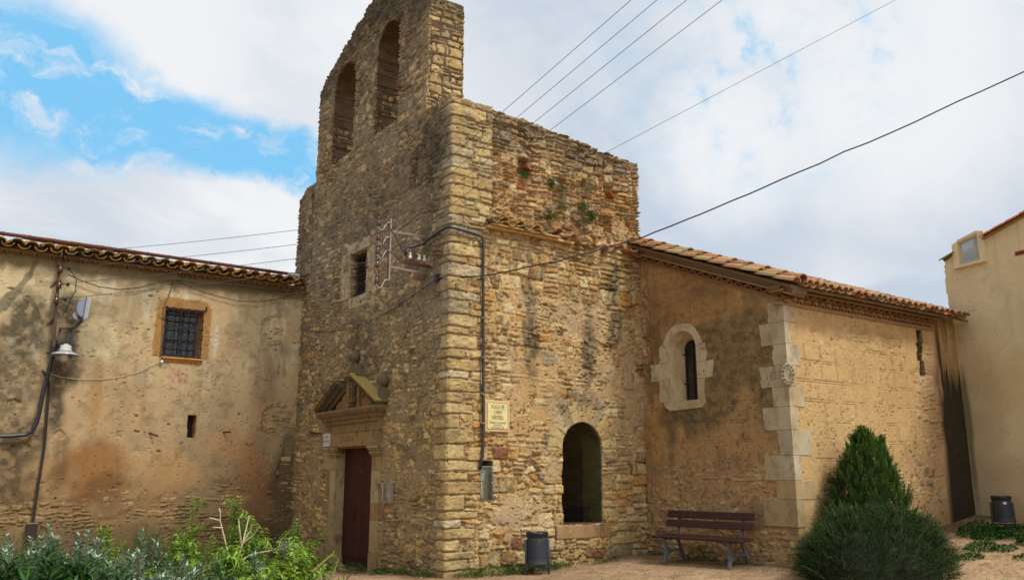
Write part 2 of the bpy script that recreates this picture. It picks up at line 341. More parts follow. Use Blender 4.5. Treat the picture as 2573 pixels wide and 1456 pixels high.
# ------------------------------------------------------------------ masonry generator (relief and stone colours)
def pick(r, pal):
    cols = np.array([lin(c) for c, _ in pal]); wts = np.cumsum([q for _, q in pal]); wts = wts / wts[-1]
    return cols[np.searchsorted(wts, np.clip(r, 0, .99999))]
def squared(U, V, seed, cw, ch, pal, prot=.03, gap=.03, edge=.02, warp=.03, sub=.6, rough=.008, thin=3, rnd=.03):
    Uw = U + warp * 1.5 * fbm(U * 1.9, V * 1.9, seed, 3) + .030 * fbm(U * 6, V * 9, seed + 1, 4, .6)
    Vw = V + warp * 1.5 * fbm(U * 1.7 + 7, V * 1.6, seed + 2, 3) + .014 * fbm(U * 6 + 3, V * 8, seed + 3, 4, .6)
    sq = (Uw + .22 * fbm(V * 1.7, V * 0 + seed * .37, seed + 50, 3)) / (2.3 * cw); si = np.floor(sq); sf = sq - si; sd_ = np.minimum(sf, 1 - sf) * 2.3 * cw; Vw = Vw + ch * 1.0 * hsh(si, si * 0 + 7, seed + 51) + .05 * (hsh(si, si * 0 + 8, seed + 52) - .5) * (sf - .5)
    r0 = np.random.default_rng(seed); v0 = Vw.min() - .5; nb = int((Vw.max() - v0 + 1.5) / (ch * .6)) + 4
    vb = v0 + np.cumsum(ch * r0.uniform(.6, 1.4, nb)); r = np.clip(np.searchsorted(vb, Vw) - 1, 0, nb - 2); t = Vw - vb[r]; H = vb[r + 1] - vb[r]
    off = hsh(r, r * 0 + 3, seed) * 9
    cwr = cw * (.75 + .6 * hsh(r, r * 0 + 5, seed)); q = Uw / cwr + off; c = np.floor(q).astype(np.int64)
    jl = lambda c: c + .80 * (hsh(c, r, seed + 9) - .5)
    c = np.where(q < jl(c), c - 1, c); c = np.where(q >= jl(c + 1), c + 1, c)
    L = jl(c); W = (jl(c + 1) - L) * cwr; s = (q - L) * cwr
    k = hsh(c, r, seed + 11); ns = np.where(k < 1 - sub, 1, np.where(k < 1 - sub * .28, 2, thin))
    sp = .5 + .25 * (hsh(c, r, seed + 12) - .5); tt = t / H
    y1 = np.where(ns == 2, np.where(tt < sp, tt / sp * .5, .5 + (tt - sp) / (1 - sp) * .5), tt)
    kr = np.minimum(np.floor(y1 * ns), ns - 1); lo = np.where(ns == 2, np.where(kr == 0, 0, sp), kr / ns); hi = np.where(ns == 2, np.where(kr == 0, sp, 1), (kr + 1) / ns)
    t2 = (tt - lo) * H; H2 = (hi - lo) * H
    id1 = c * 7 + kr.astype(np.int64) * 3; k2 = hsh(id1, r, seed + 13); nc = np.where(W > 1.3 * cw, 2, np.where((ns > 1) & (k2 < .35), 2, 1)); nc = np.where((ns == 1) & (k2 < .25), 2, nc)
    sp2 = .5 + .36 * (hsh(id1, r, seed + 14) - .5); ss = s / W; kc = np.where(nc == 2, (ss > sp2) * 1, 0)
    lo2 = np.where((nc == 2) & (kc == 1), sp2, 0); hi2 = np.where((nc == 2) & (kc == 0), sp2, 1)
    s2 = (ss - lo2) * W; W2 = (hi2 - lo2) * W
    i1 = c * 31 + kr.astype(np.int64) * 7 + kc + (si * 1013).astype(np.int64); rr = r
    cr = np.minimum(rnd, np.minimum(W2, H2) * .42); an = .22 * (hsh(i1, rr, seed + 21) - .5) * np.minimum(1, 2.2 * H2 / np.maximum(W2, .01)); qx, qy = s2 - W2 / 2, t2 - H2 / 2; qx, qy = qx + an * qy, qy - an * qx; tp = 1 + .22 * (hsh(i1, rr, seed + 22) - .5) * qx / np.maximum(W2, .01) * 2
    dx = np.abs(qx) - (W2 / 2 - cr); dy = np.abs(qy) - (H2 / 2 * tp - cr)
    d = cr - np.hypot(np.maximum(dx, 0), np.maximum(dy, 0)) - np.minimum(np.maximum(dx, dy), 0)
    d = np.minimum(np.minimum(d, np.minimum(W2, H2) / 2), sd_ + .004) - .004 - .012 * hsh(i1, rr, seed + 20)
    return finish(U, V, d, i1, rr, (s2 / W2 - .5), (t2 / H2 - .5), seed, pal, prot, gap, edge, rough)
def rubble(U, V, seed, sx, sy, pal, prot=.03, gap=.02, edge=.02, warp=.02, rough=.008):
    x = (U + (warp * 1.6) * fbm(U * 6, V * 6, seed, 4, .6)) / sx; y = (V + (warp * 1.6) * fbm(U * 6 + 9, V * 6, seed + 1, 4, .6)) / sy
    i0 = np.floor(x).astype(np.int64); j0 = np.floor(y).astype(np.int64); f1 = np.full(x.shape, 9.); f2 = f1.copy(); ci = i0 * 0; cj = j0 * 0; lx = x * 0; ly = x * 0
    for dj in (-1, 0, 1):
        for di in (-1, 0, 1):
            i = i0 + di; j = j0 + dj; px = i + .5 + .85 * (hsh(i, j, seed + 3) - .5) + .5 * (j % 2); py = j + .5 + .85 * (hsh(i, j, seed + 4) - .5); sz = .6 + .75 * hsh(i, j, seed + 5)
            ra_ = .9 * (hsh(i, j, seed + 6) - .5); a, b = (x - px), (y - py); a, b = a + ra_ * b, b - ra_ * a; b = b * (.8 + .7 * hsh(i, j, seed + 7)); dd = (np.abs(a) ** 5 + np.abs(b) ** 5) ** .2 / sz
            m = dd < f1; f2 = np.where(m, f1, np.minimum(f2, dd)); f1 = np.where(m, dd, f1); ci = np.where(m, i, ci); cj = np.where(m, j, cj); lx = np.where(m, a, lx); ly = np.where(m, b, ly)
    d = (f2 - f1) * .5 * min(sx, sy) - .006
    return finish(U, V, d, ci, cj, lx, ly, seed, pal, prot, gap, edge, rough)
def finish(U, V, d, i, j, lx, ly, seed, pal, prot, gap, edge, rough):
    r1, r2, r3, r4 = (hsh(i, j, seed + 30 + q) for q in range(4))
    top = prot * (.15 + .85 * r1) + prot * .9 * ((r2 - .5) * lx + (r3 - .5) * ly)
    d = d + .010 * fbm(U * 16, V * 16, seed + 39, 3, .6); m = sst(d, 0, edge); h = lerp(-gap, top, m) + m * rough * (1.5 * fbm(U * 10, V * 17, seed + 40, 4, .6) + .8 * fbm(U * 34, V * 38, seed + 41, 2))
    col = pick(r4, pal) * (1 + .26 * (r3 - .5))[..., None]
    col = col * (1 + .20 * fbm(U * 9 + r1 * 50, V * 24 + r2 * 50, seed + 42, 4, .65))[..., None]
    lk = sst(hsh(i, j, seed + 36) + .35 * fbm(U * 1.3, V * 1.3, seed + 43, 3) + .4 * fbm(U * 12, V * 12, seed + 44, 3), .78, 1.0); col = lerp(col, lin((98, 90, 72)), (lk * .62)[..., None])
    return h, col, d, r4
def blend(h, c, lev, mcol, seed, fine=.005, XY=None, opk=.06):
    """mortar or render standing at height lev between and over the stones"""
    op = sst(fbm(XY[0] * 2.7, XY[1] * 2.7, 601 + seed, 4, .6), .12, .42) * sst(fbm(XY[0] * .8, XY[1] * .8, 602 + seed, 2), -.4, .1) if XY is not None else 0
    hm = lev - opk * op; h = h - opk * .8 * op * (h < -.005); w_ = sst(h - hm, -.002, .006)
    return np.maximum(h, hm), lerp(mcol, c, w_[..., None]), w_
def mortar(U, V, base, seed, var=.14, speck=.12):
    c = np.empty(U.shape + (3,)); c[:] = lin(base)
    c *= (1 + var * fbm(U * 2.3, V * 2.3, seed, 4) + speck * fbm(U * 22, V * 22, seed + 1, 3))[..., None]; return c
def blob(U, V, cu, cv, ru, rv, seed=0, n=.5, f=2.0, soft=.45):
    r = np.sqrt(((U - cu) / ru) ** 2 + ((V - cv) / rv) ** 2) + n * fbm(U * f, V * f, seed, 4); return sst(r, 1.0 + soft * .5, 1.0 - soft)
def stain(c, m, col, k=1.0): return lerp(c, lin(col), np.clip(m * k, 0, 1)[..., None])
def choose(m, a, b): return a * (1 - m) + b * m if a.ndim == m.ndim else a * (1 - m[..., None]) + b * m[..., None]

# ------------------------------------------------------------------ wall surfaces as dense relief grids
def corner_path(xc, yc, rad=.05):
    """u<0 runs up the front (x = xc, y = yc-u), u>0 along the side (y = yc)"""
    def f(u):
        t = np.clip((u + rad) / (2 * rad), 0, 1)
        px = np.where(u < -rad, xc, np.where(u > rad, xc + u, xc + rad * t * t)); py = np.where(u < -rad, yc - u, np.where(u > rad, yc, yc + rad * (1 - t) ** 2))
        nx = -(1 - t); ny = -t; L = np.hypot(nx, ny); return px, py, nx / L, ny / L
    return f
def line_path(p, d, n):
    p, d, n = (np.array(q, float) for q in (p, d, n))
    def f(u): return p[0] + u * d[0], p[1] + u * d[1], np.full(u.shape, n[0]), np.full(u.shape, n[1])
    return f
def wall_grid(name, path, us, vs, fn, mat, parent, keep=None, thick=.6, steps=14, revcol=None, pitk=1.0, grain=.26, tone_=.80):
    U, V = np.meshgrid(us, vs, indexing='ij'); h, c = fn(U, V); px, py, nx, ny = path(us)
    pits = sst(fbm(U * 17, V * 21, 881, 3, .6), .34, .6) * sst(fbm(U * 2.1, V * 2.1, 882, 3), -.35, .3) * pitk; h = h - .034 * pits; c = lerp(c, c * .6, pits[..., None])
    c = c * (1 + grain * fbm(U * 30, V * 34, 883, 2))[..., None]; g_ = c @ np.array([.3, .59, .11]); c = lerp(c, g_[..., None] * np.array([1.06, 1.0, .82]), .13) * np.array([.98, 1.0, .97]) * tone_
    n = np.stack([nx, ny, nx * 0], -1)[:, None, :]; base = np.stack([px, py, px * 0], -1)[:, None, :]
    P = base + n * h[..., None]; P[..., 2] = V
    nu, nv = U.shape; idx = np.arange(nu * nv).reshape(nu, nv)
    Uc, Vc = (U[:-1, :-1] + U[1:, 1:]) / 2, (V[:-1, :-1] + V[1:, 1:]) / 2
    K = np.ones(Uc.shape, bool) if keep is None else keep(Uc, Vc)
    F = np.stack([idx[:-1, :-1], idx[1:, :-1], idx[1:, 1:], idx[:-1, 1:]], -1)[K]
    P = P.reshape(-1, 3); C = c.reshape(-1, 3); E = []
    KP = np.zeros((nu + 1, nv + 1), bool); KP[1:-1, 1:-1] = K       # padded, face (i,j) at KP[i+1,j+1]
    a, b = KP[:-1, 1:-1], KP[1:, 1:-1]                               # edges along v at column i
    if keep is not None:
        i, j = np.nonzero(a & ~b); E.append(np.stack([idx[i, j], idx[i, j + 1]], -1)); i, j = np.nonzero(~a & b); E.append(np.stack([idx[i, j + 1], idx[i, j]], -1))
        a, b = KP[1:-1, :-1], KP[1:-1, 1:]
        i, j = np.nonzero(a & ~b); E.append(np.stack([idx[i + 1, j], idx[i, j]], -1)); i, j = np.nonzero(~a & b); E.append(np.stack([idx[i, j], idx[i + 1, j]], -1))
        E = np.concatenate(E); bv = np.unique(E); remap = np.full(nu * nv, -1); remap[bv] = np.arange(len(bv))
        bn = np.repeat(n[:, 0, :], nv, 0)[bv]; bu = U.reshape(-1)[bv]; bw = V.reshape(-1)[bv]; layers = [bv]; newP = []; newC = []
        bc = C[bv]; off = len(P); dT = thick / steps
        tang = np.stack([-bn[:, 1], bn[:, 0], bn[:, 0] * 0], -1)
        for s in range(1, steps + 1):
            q = P[bv] - bn * (dT * s) * 1.0
            q = q - bn * ((P[bv] * bn).sum(1) - ((base[:, 0, :] * n[:, 0, :]).sum(1)).repeat(nv)[bv])[:, None] * min(1, s / 3)
            jx = .02 * fbm(bu * 5 + s * dT * 5, bw * 9, 77, 3); jz = .016 * fbm(bu * 7, bw * 5 + s * dT * 7, 78, 3)
            if s < steps: q = q + tang * jx[:, None]; q[:, 2] += jz
            newP.append(q); kk = hsh(np.floor(bw / .11), np.floor(s * dT / .22 + hsh(np.floor(bw / .11), 0, 5) * 3), 6); base_c = bc if revcol is None else np.tile(lin(revcol), (len(bc), 1))
            newC.append(base_c * (.72 + .5 * kk)[:, None]); layers.append(off + np.arange(len(bv)) + (s - 1) * len(bv))
        P = np.concatenate([P] + newP); C = np.concatenate([C] + newC); fs = [F]
        r0, r1 = remap[E[:, 0]], remap[E[:, 1]]
        for s in range(steps): fs.append(np.stack([layers[s][r1], layers[s][r0], layers[s + 1][r0], layers[s + 1][r1]], -1))
        F = np.concatenate(fs)
    used = np.zeros(len(P), bool); used[F.ravel()] = True; m = np.cumsum(used) - 1
    return mesh_obj(name, P[used], m[F], C[used], mat, parent)
def arch_in(U, V, u0, u1, z0, top):
    r = (u1 - u0) / 2; cu = (u0 + u1) / 2; sp = top - r
    return (U > u0) & (U < u1) & (V > z0) & ((V < sp) | (np.hypot(U - cu, V - sp) < r))

# ================================================================== THE CHURCH
church = thing('church', 'old rubble stone church with twin arched bell gable, carved doorway and tiled side chapel', 'church', (0, 0, 0))
PN = [((202, 170, 112), 3), ((190, 156, 98), 3), ((206, 180, 130), 1.6), ((178, 140, 84), 2), ((166, 138, 98), 1.0), ((192, 136, 66), .9), ((142, 90, 58), .2), ((156, 140, 112), .35)]
PF = [((196, 162, 98), 3), ((178, 144, 86), 3), ((156, 128, 84), 2.2), ((204, 174, 114), 1.6), ((172, 124, 68), .7), ((140, 120, 90), 1.6), ((136, 88, 62), .15), ((124, 108, 82), .6)]
PU = [((192, 152, 98), 3), ((178, 132, 78), 3), ((204, 172, 122), 2), ((160, 128, 92), 2), ((168, 114, 72), .7), ((146, 84, 60), .22), ((160, 146, 122), 1.4)]
PQ = [((198, 168, 112), 3), ((186, 154, 98), 3), ((192, 170, 130), 1.3), ((174, 142, 90), 1.8), ((160, 142, 108), .7)]
_qr = np.random.default_rng(5); QV = [-.6]
while QV[-1] < 8.9: QV.append(QV[-1] + _qr.uniform(.13, .27))
QV = np.array(QV); QL = np.where(np.arange(len(QV)) % 2 == 0, _qr.uniform(.48, .78, len(QV)), _qr.uniform(.26, .46, len(QV))); QF = np.where(np.arange(len(QV)) % 2 == 0, _qr.uniform(.2, .34, len(QV)), _qr.uniform(.34, .52, len(QV)))
NI = (2.47, 3.45, .75, 2.61)           # arched opening in the nave wall
def tower_fn(U, V):
    side = U > 0; low = V < 6.12
    # --- front: small rubble drowned in grey-brown mortar
    hA, cA, dA, rA = rubble(U, V, 101, .23, .135, PF, .026, .030, .009, .05, .020)
    hB, cB, dB, rB = squared(U, V, 120, .30, .17, PF, .036, .028, .02, .05, .75, .011)
    mB = sst(fbm(U * .9, V * .9, 130, 3) + np.where(U > -2.2, .3, 0) * sst(V, 1.9, .6), -.12, .16)
    h = choose(mB, hA, hB); c = choose(mB, cA, cB)
    lev = .002 + .014 * fbm(U * 1.1, V * 1.1, 140, 4) + .016 * fbm(U * 11, V * 13, 141, 4, .65) - .014 * sst(V, 1.0, .1) - .008 * sst(V, 9, 11)
    mc = mortar(U, V, (146, 126, 92), 150, .22, .26); mc = lerp(mc, lin((166, 134, 98)), (sst(V, 3.2, 1.4) * .55)[..., None])
    h, c, _ = blend(h, c, lev, mc, 1, XY=(U, V), opk=.05)
    # --- nave side, lower part: golden blocks, render between and over them
    hN, cN, dN, rN = squared(U, V, 201, .38, .235, PN, .042, .05, .014, .03, .50, .012)
    hM, cM, _, _ = rubble(U, V, 215, .24, .13, PN, .034, .03, .014, .05, .014)
    mM = sst(fbm(U * 1.0 + 5, V * 1.0, 217, 3), .05, .25) * sst(V, 5.2, 4.6); hN = choose(mM, hN, hM); cN = choose(mM, cN, cM)
    cover = sst(U, .75, 1.5) * sst(V, 1.35, 2.1) * sst(V, 5.25, 4.5)
    cover = cover + .55 * sst(U, .7, 1.0) * sst(V, .3, .8) * sst(V, 2.0, 1.5) * sst(fbm(U * 1.2, V * 1.2, 221, 3), -.1, .35)
    lev = -.017 + .032 * cover + .018 * cover * fbm(U * 1.4, V * 1.4, 220, 4) + .006 * fbm(U * 12, V * 12, 222, 3) + .01 * sst(V, .3, .9) * fbm(U * 2, V * 2, 223, 3)
    lev = np.maximum(lev, .028 * blob(U, V, 1.35, .98, .42, .33, 224, .5, 4) + .004 * fbm(U * 20, V * 20, 225, 2) - .02 * (1 - blob(U, V, 1.35, .98, .5, .4, 224, .25, 3)))
    mc = mortar(U, V, (186, 154, 112), 230, .16, .14); mc = lerp(mc, lin((204, 156, 92)), (sst(fbm(U * 1.1, V * .8, 233, 3), 0, .4) * .6)[..., None]); mc = lerp(mc, lin((184, 158, 124)), (blob(U, V, 1.35, .98, .5, .4, 224, .5, 4) * .7)[..., None])
    hN, cN, _ = blend(hN, cN, lev, mc, 2, XY=(U, V), opk=.07)
    # --- nave side, upper part: thin warm slabs, squared corner pier
    hU, cU, dU, rU = squared(U, V, 301, .32, .17, PU, .055, .06, .014, .05, .72, .018, 3, .02)
    hV, cV, _, _ = rubble(U, V, 330, .26, .12, PU, .055, .05, .016, .06, .018); mU = sst(fbm(U * 1.1, V * 1.1, 331, 3), .1, .35); hU = choose(mU, hU, hV); cU = choose(mU, cU, cV)
    lev = -.016 + .016 * fbm(U * 1.3, V * 1.3, 320, 4) + .012 * fbm(U * 11, V * 15, 321, 3); mc = mortar(U, V, (180, 140, 92), 322, .18, .16); mc = lerp(mc, lin((150, 132, 104)), sst(V, 7.1, 7.9)[..., None] * .8)
    hU, cU, _ = blend(hU, cU, lev, mc, 3, XY=(U, V), opk=.09); cU = stain(cU, sst(V + .35 * fbm(U * 2, V * 2, 323, 3), 7.35, 8.2), (122, 110, 88), .62)
    hP, cP, _, _ = squared(U, V, 350, .44, .23, PQ, .03, .03, .018, .03, .35, .010); mc = mortar(U, V, (158, 138, 104), 352); hP, cP, _ = blend(hP, cP, -.016 + .008 * fbm(U * 9, V * 9, 353, 3), mc, 4, XY=(U, V), opk=.07)
    cP = stain(cP, sst(V + .5 * fbm(U * 2, V * 2, 354, 3), 7.3, 8.6), (128, 122, 104), .55)
    pier = (U < .90 + .02 * fbm(V * 3, V * 0, 355, 2)); hU = np.where(pier, hP, hU); cU = np.where(pier[..., None], cP, cU)
    hU = hU - .03 * sst(np.abs(U - .9), .016, .004)
    e = sst(V + .06 * fbm(U * 3, V * 0, 360, 3), 6.10, 6.16); hN = choose(e, hN, hU); cN = choose(e, cN, cU)
    # putlog holes with their tiles, hollow spots
    for (hu, hv, a, b) in ((1.62, 7.53, .13, .075), (3.76, 7.40, .11, .08), (2.55, 7.34, .10, .06), (3.13, 7.40, .07, .09)):
        hN = hN - .16 * sst(np.maximum(np.abs(U - hu) / a, np.abs(V - hv) / b), 1.15, .85)
    for q in range(46):
        r_ = np.random.default_rng(900 + q); hu, hv, a = r_.uniform(.2, 4.4), r_.uniform(1.5, 6.0), r_.uniform(.012, .035)
        hN = hN - .05 * sst(np.hypot((U - hu) / (a * r_.uniform(.8, 1.9)), (V - hv) / a), 1.2, .6)
    # grey rain stains
    st = np.maximum.reduce([blob(U, V, 1.75, 4.3, .17, 1.3, 371, .5, 3), blob(U, V, 3.15, 4.0, .2, 1.2, 372, .55, 3), blob(U, V, 3.85, 4.7, .22, 1.3, 373, .5, 3), .7 * blob(U, V, 2.9, 2.95, .8, .25, 374, .6, 3)])
    st = st * (.45 + .55 * sst(fbm(U * 9, V * 9, 375, 4), -.25, .3)); cN = np.where(low[..., None], stain(cN, st, (92, 82, 64), .85), cN)
    cN = stain(cN, blob(U, V, 2.7, 5.3, 2.2, .6, 376, .6, 1.5) * sst(fbm(U * 7, V * 7, 377, 3), 0, .4), (206, 146, 66), .35)
    # voussoirs round the arched opening
    uc, zc, rad = 2.96, 2.12, .49; R = np.hypot(U - uc, V - zc); A = np.arctan2(V - zc, U - uc); ka = A / (math.pi / 11); fa = np.abs(ka - np.round(ka - .5) - .5)
    rl = .30 + .09 * hsh(np.floor(ka), np.floor(ka) * 0, 61); dv = np.minimum.reduce([(.5 - fa) * (math.pi / 11) * R - .004, R - rad + .03, rad + rl - R]); mv = (V > zc - .05) & (dv > 0)
    cv = pick(hsh(np.floor(ka), np.floor(ka) * 0, 62), PQ) * (1 + .12 * fbm(U * 9, V * 9, 63, 3))[..., None]
    hN = np.where(mv, lerp(hN, .020 + .006 * fbm(U * 14, V * 14, 64, 3), sst(dv, .0, .025)), hN); cN = np.where(mv[..., None], lerp(cN, cv, sst(dv, .004, .018)[..., None] * .85), cN)
    dj = np.minimum.reduce([np.minimum(np.abs(U - NI[0]), np.abs(U - NI[1]))]); # rough jamb stones stay as coursed
    h = np.where(side, hN, h); c = np.where(side[..., None], cN, c)
    # --- corner stones run round the corner
    qi = np.clip(np.searchsorted(QV, V + .012 * fbm(U * 5, V * 5, 81, 2)) - 1, 0, len(QV) - 2); l1 = QL[qi]; l0 = QF[qi]; vq = V + .012 * fbm(U * 5, V * 5, 81, 2)
    dq = np.minimum.reduce([vq - QV[qi], QV[qi + 1] - vq, l1 - U, U + l0]) - .008; dq = dq + .020 * fbm(U * 9, V * 9, 82, 4, .6)
    kq = hsh(qi, qi * 0, 83); cq = pick(kq, PQ) * (1 + .28 * fbm(U * 5, V * 11 + kq * 40, 84, 5, .65))[..., None]; cq = lerp(cq, lin((140, 122, 88)), (sst(fbm(U * 3, V * 3, 185, 4), .05, .4) * .6)[..., None])
    hq = lerp(-.022, .012 + .020 * (hsh(qi, qi * 0, 85) - .5) + .024 * fbm(U * 9, V * 14, 86, 4, .6), sst(dq, 0, .018)); inq = (dq > -.012) & (V < 8.6)
    mq = mortar(U, V, (150, 128, 94), 87); h = np.where(inq, hq, h); c = np.where(inq[..., None], lerp(mq, cq, sst(dq, .0, .012)[..., None]), c)
    # --- weathering of the front: dark bell gable edges and grey veils
    dk = sst(V + .8 * fbm(U * 1.3, V * 1.3, 90, 4), 9.4, 11.8) * .7 + .9 * sst(np.interp(-U, GP[:, 0], GP[:, 1]) - V + .3 * fbm(U * 3, V * 3, 190, 3), .75, .15) * (V > 9) + sst(-U + .5 * fbm(U * 2, V * 1, 91, 3), 6.3, 7.6) * .55
    dk = dk + .75 * blob(U, V, -.75, 7.6, .75, 1.0, 92, .6, 1.6) + .5 * blob(U, V, -3.5, 4.1, .9, .9, 93, .6, 2) + .45 * blob(U, V, -3.0, 7.5, 2.6, .9, 94, .7, 1.5) + .5 * blob(U, V, -.6, 6.6, .4, 2, 95, .6, 2)
    dk = dk * (.5 + .5 * sst(fbm(U * 6, V * 6, 96, 4), -.3, .3)); c = np.where(side[..., None], c, stain(c * 1.12, np.clip(dk, 0, .85), (78, 72, 58), .88))
    base_d = sst(V + .25 * fbm(U * 2.5, V * 2.5, 97, 3), .75, 0) * .35; c = stain(c, base_d, (120, 100, 68))
    yl = sst(V + .4 * fbm(U * 3, V * 3, 98, 4), 8.2, 8.6) * sst(fbm(U * 5, V * 5, 99, 4), .05, .4) * (U > -1.4) * (V < 8.9); c = stain(c, yl, (168, 130, 28), .8)
    gf = np.where(side, 0, sst(V, 2.0, 6.0)) * .34; c = np.where(side[..., None], c, c * 1.08); c = lerp(c, c.mean(-1, keepdims=True) * np.array([1.05, 1.0, .92]), gf[..., None])
    return h, c
GP = np.array([(.93, 10.98), (1.3, 11.25), (1.75, 11.42), (2.3, 11.62), (2.75, 11.86), (3.2, 12.05), (3.6, 12.25), (4.14, 12.05), (4.72, 11.87), (5.17, 11.64), (5.72, 11.42), (6.17, 11.25), (6.5, 11.0)])
def tower_keep(U, V):
    Y = -U; n = .03 * fbm(U * 4, V * 9, 41, 3) + .025 * (hsh(np.floor(V / .13), np.floor(V * 0), 42) - .5)
    top = np.interp(Y, GP[:, 0], GP[:, 1]) + .09 * (hsh(np.floor(Y / .19), np.floor(Y * 0), 43) - .5)
    bell = (Y > .95) & (Y < 6.5 + n) & (V < top)
    sh = 8.53 + .14 * sst(Y, 5.5, 6.6) - .16 * sst(Y, 7.0, 7.5) + .05 * (hsh(np.floor(Y / .23), np.floor(Y * 0), 44) - .5)
    body = (V < sh) & (Y < 7.55 + n)
    k = body | bell
    k &= ~arch_in(Y + n * .6, V, 2.20, 3.29, 8.78, 11.25) & ~arch_in(Y + n * .6, V, 4.36, 5.64, 8.80, 11.22)
    k &= ~((Y > 2.66) & (Y < 4.42) & (V < 2.26)) & ~((Y > 3.40) & (Y < 4.24) & (V > 5.35) & (V < 6.33))
    top2 = np.where(U < .9, 8.46 + .03 * (hsh(np.floor(U / .3), np.floor(U * 0), 45) - .5), 8.42 - .27 * sst(U, .9, 4.8) - .0 * U + .012 * fbm(U * 6, U * 0, 46, 2))
    nv = (U > 0) & (V < top2) & (U < 4.60 + .035 * (hsh(np.floor(V / .12), np.floor(V * 0), 47) - .5) + .03 * (V > 6.2)) & ~arch_in(U, V, *NI[:2], NI[2], NI[3]) & ~((U > .665) & (U < .935) & (V > 1.20) & (V < 1.88))
    return np.where(U > 0, nv, k)
TP = corner_path(0, 0)
uf = np.concatenate([np.arange(-7.72, -.08, .017), np.linspace(-.08, 0, 9)]); un = np.concatenate([np.linspace(0, .08, 9), np.arange(.092, 4.72, .0125)])
vl = np.arange(-.45, 8.6601, .0145); vt = np.arange(vl[-1], 12.5, .0145); v1 = np.arange(-.45, 6.10, .0125); v2 = np.arange(v1[-1], 8.65, .0125)
wall_grid('facade_wall', TP, uf, vl, tower_fn, STONE, church, tower_keep, .45, 10)
wall_grid('bell_gable', TP, uf[:-40], vt, tower_fn, STONE, church, tower_keep, .80, 18, (86, 70, 52))  # dark reveal colour: soot and damp plus painted shade of the arch soffits
wall_grid('nave_wall', TP, un, v1, tower_fn, STONE, church, tower_keep, .60, 14, (146, 140, 112))
wall_grid('upper_nave_wall', TP, un, v2, tower_fn, STONE, church, tower_keep, .60, 14)
def belfry_fn(U, V):
    h, c, _, _ = squared(U, V, 410, .34, .19, PQ, .03, .03, .02, .04, .5, .010); mc = mortar(U, V, (166, 140, 102), 411)
    h, c, _ = blend(h, c, -.010 + .010 * fbm(U * 5, V * 5, 412, 3), mc, 0); c = stain(c, sst(V + .3 * fbm(U * 3, V * 3, 413, 3), 10.55, 10.85), (96, 88, 66), .8); c = stain(c, blob(U, V, .35, 10.3, .22, .4, 414, .5, 4) * .8, (126, 112, 86), .6)
    h = h + .03 * sst(V, 10.72, 10.78); return h, c
wall_grid('bell_gable_end', line_path((0, .95), (1, 0), (0, -1)), np.arange(0, .83, .0135), np.arange(8.4, 10.98, .0135), belfry_fn, STONE, church, lambda U, V: (U < .80 + .03 * (hsh(np.floor(V / .15), np.floor(V * 0), 48) - .5)) & (V < 10.98 - .13 * U + .05 * hsh(np.floor(U / .2), np.floor(U * 0), 2)), .3, 4)
def jamb_fn(U, V):
    h, c, _, _ = squared(U, V, 450, .36, .22, PU, .05, .05, .02, .04, .6, .016, 3, .03); mc = mortar(U, V, (162, 128, 84), 451, .2, .2)
    h, c, _ = blend(h, c, -.012 + .02 * fbm(U * 5, V * 5, 452, 4), mc, 0); c = stain(c, sst(V + .3 * fbm(U * 4, V * 3, 453, 3), 9.5, 10.6), (58, 46, 36), .85); c = stain(c, sst(U + .05 * fbm(V * 5, U, 454, 3), .16, .05) * .5, (96, 86, 66))  # jambs darken upward: shade under the arch painted in along with soot
    return h - .035, c
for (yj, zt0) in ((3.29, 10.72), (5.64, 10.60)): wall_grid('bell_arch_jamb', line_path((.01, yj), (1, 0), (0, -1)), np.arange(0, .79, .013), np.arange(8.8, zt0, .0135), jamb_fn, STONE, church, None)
# body behind the walls: shoulder tops, back, inside of the tower
mb = MB(LT(150, 128, 96)); mb.box((.12, .62, 8.1), (4.58, 7.5, 8.24)); mb.box((.83, 5.6, -.3), (4.55, 7.5, 8.1)); mb.box((.46, .7, -.3), (.80, 5.6, 8.1)) if False else None; mb.box((.12, 7.05, -.3), (.83, 7.50, 8.1)); mb.box((4.2, .55, -.3), (4.57, 1.9, 8.1)); mb.build('core_wall', STONE, church)

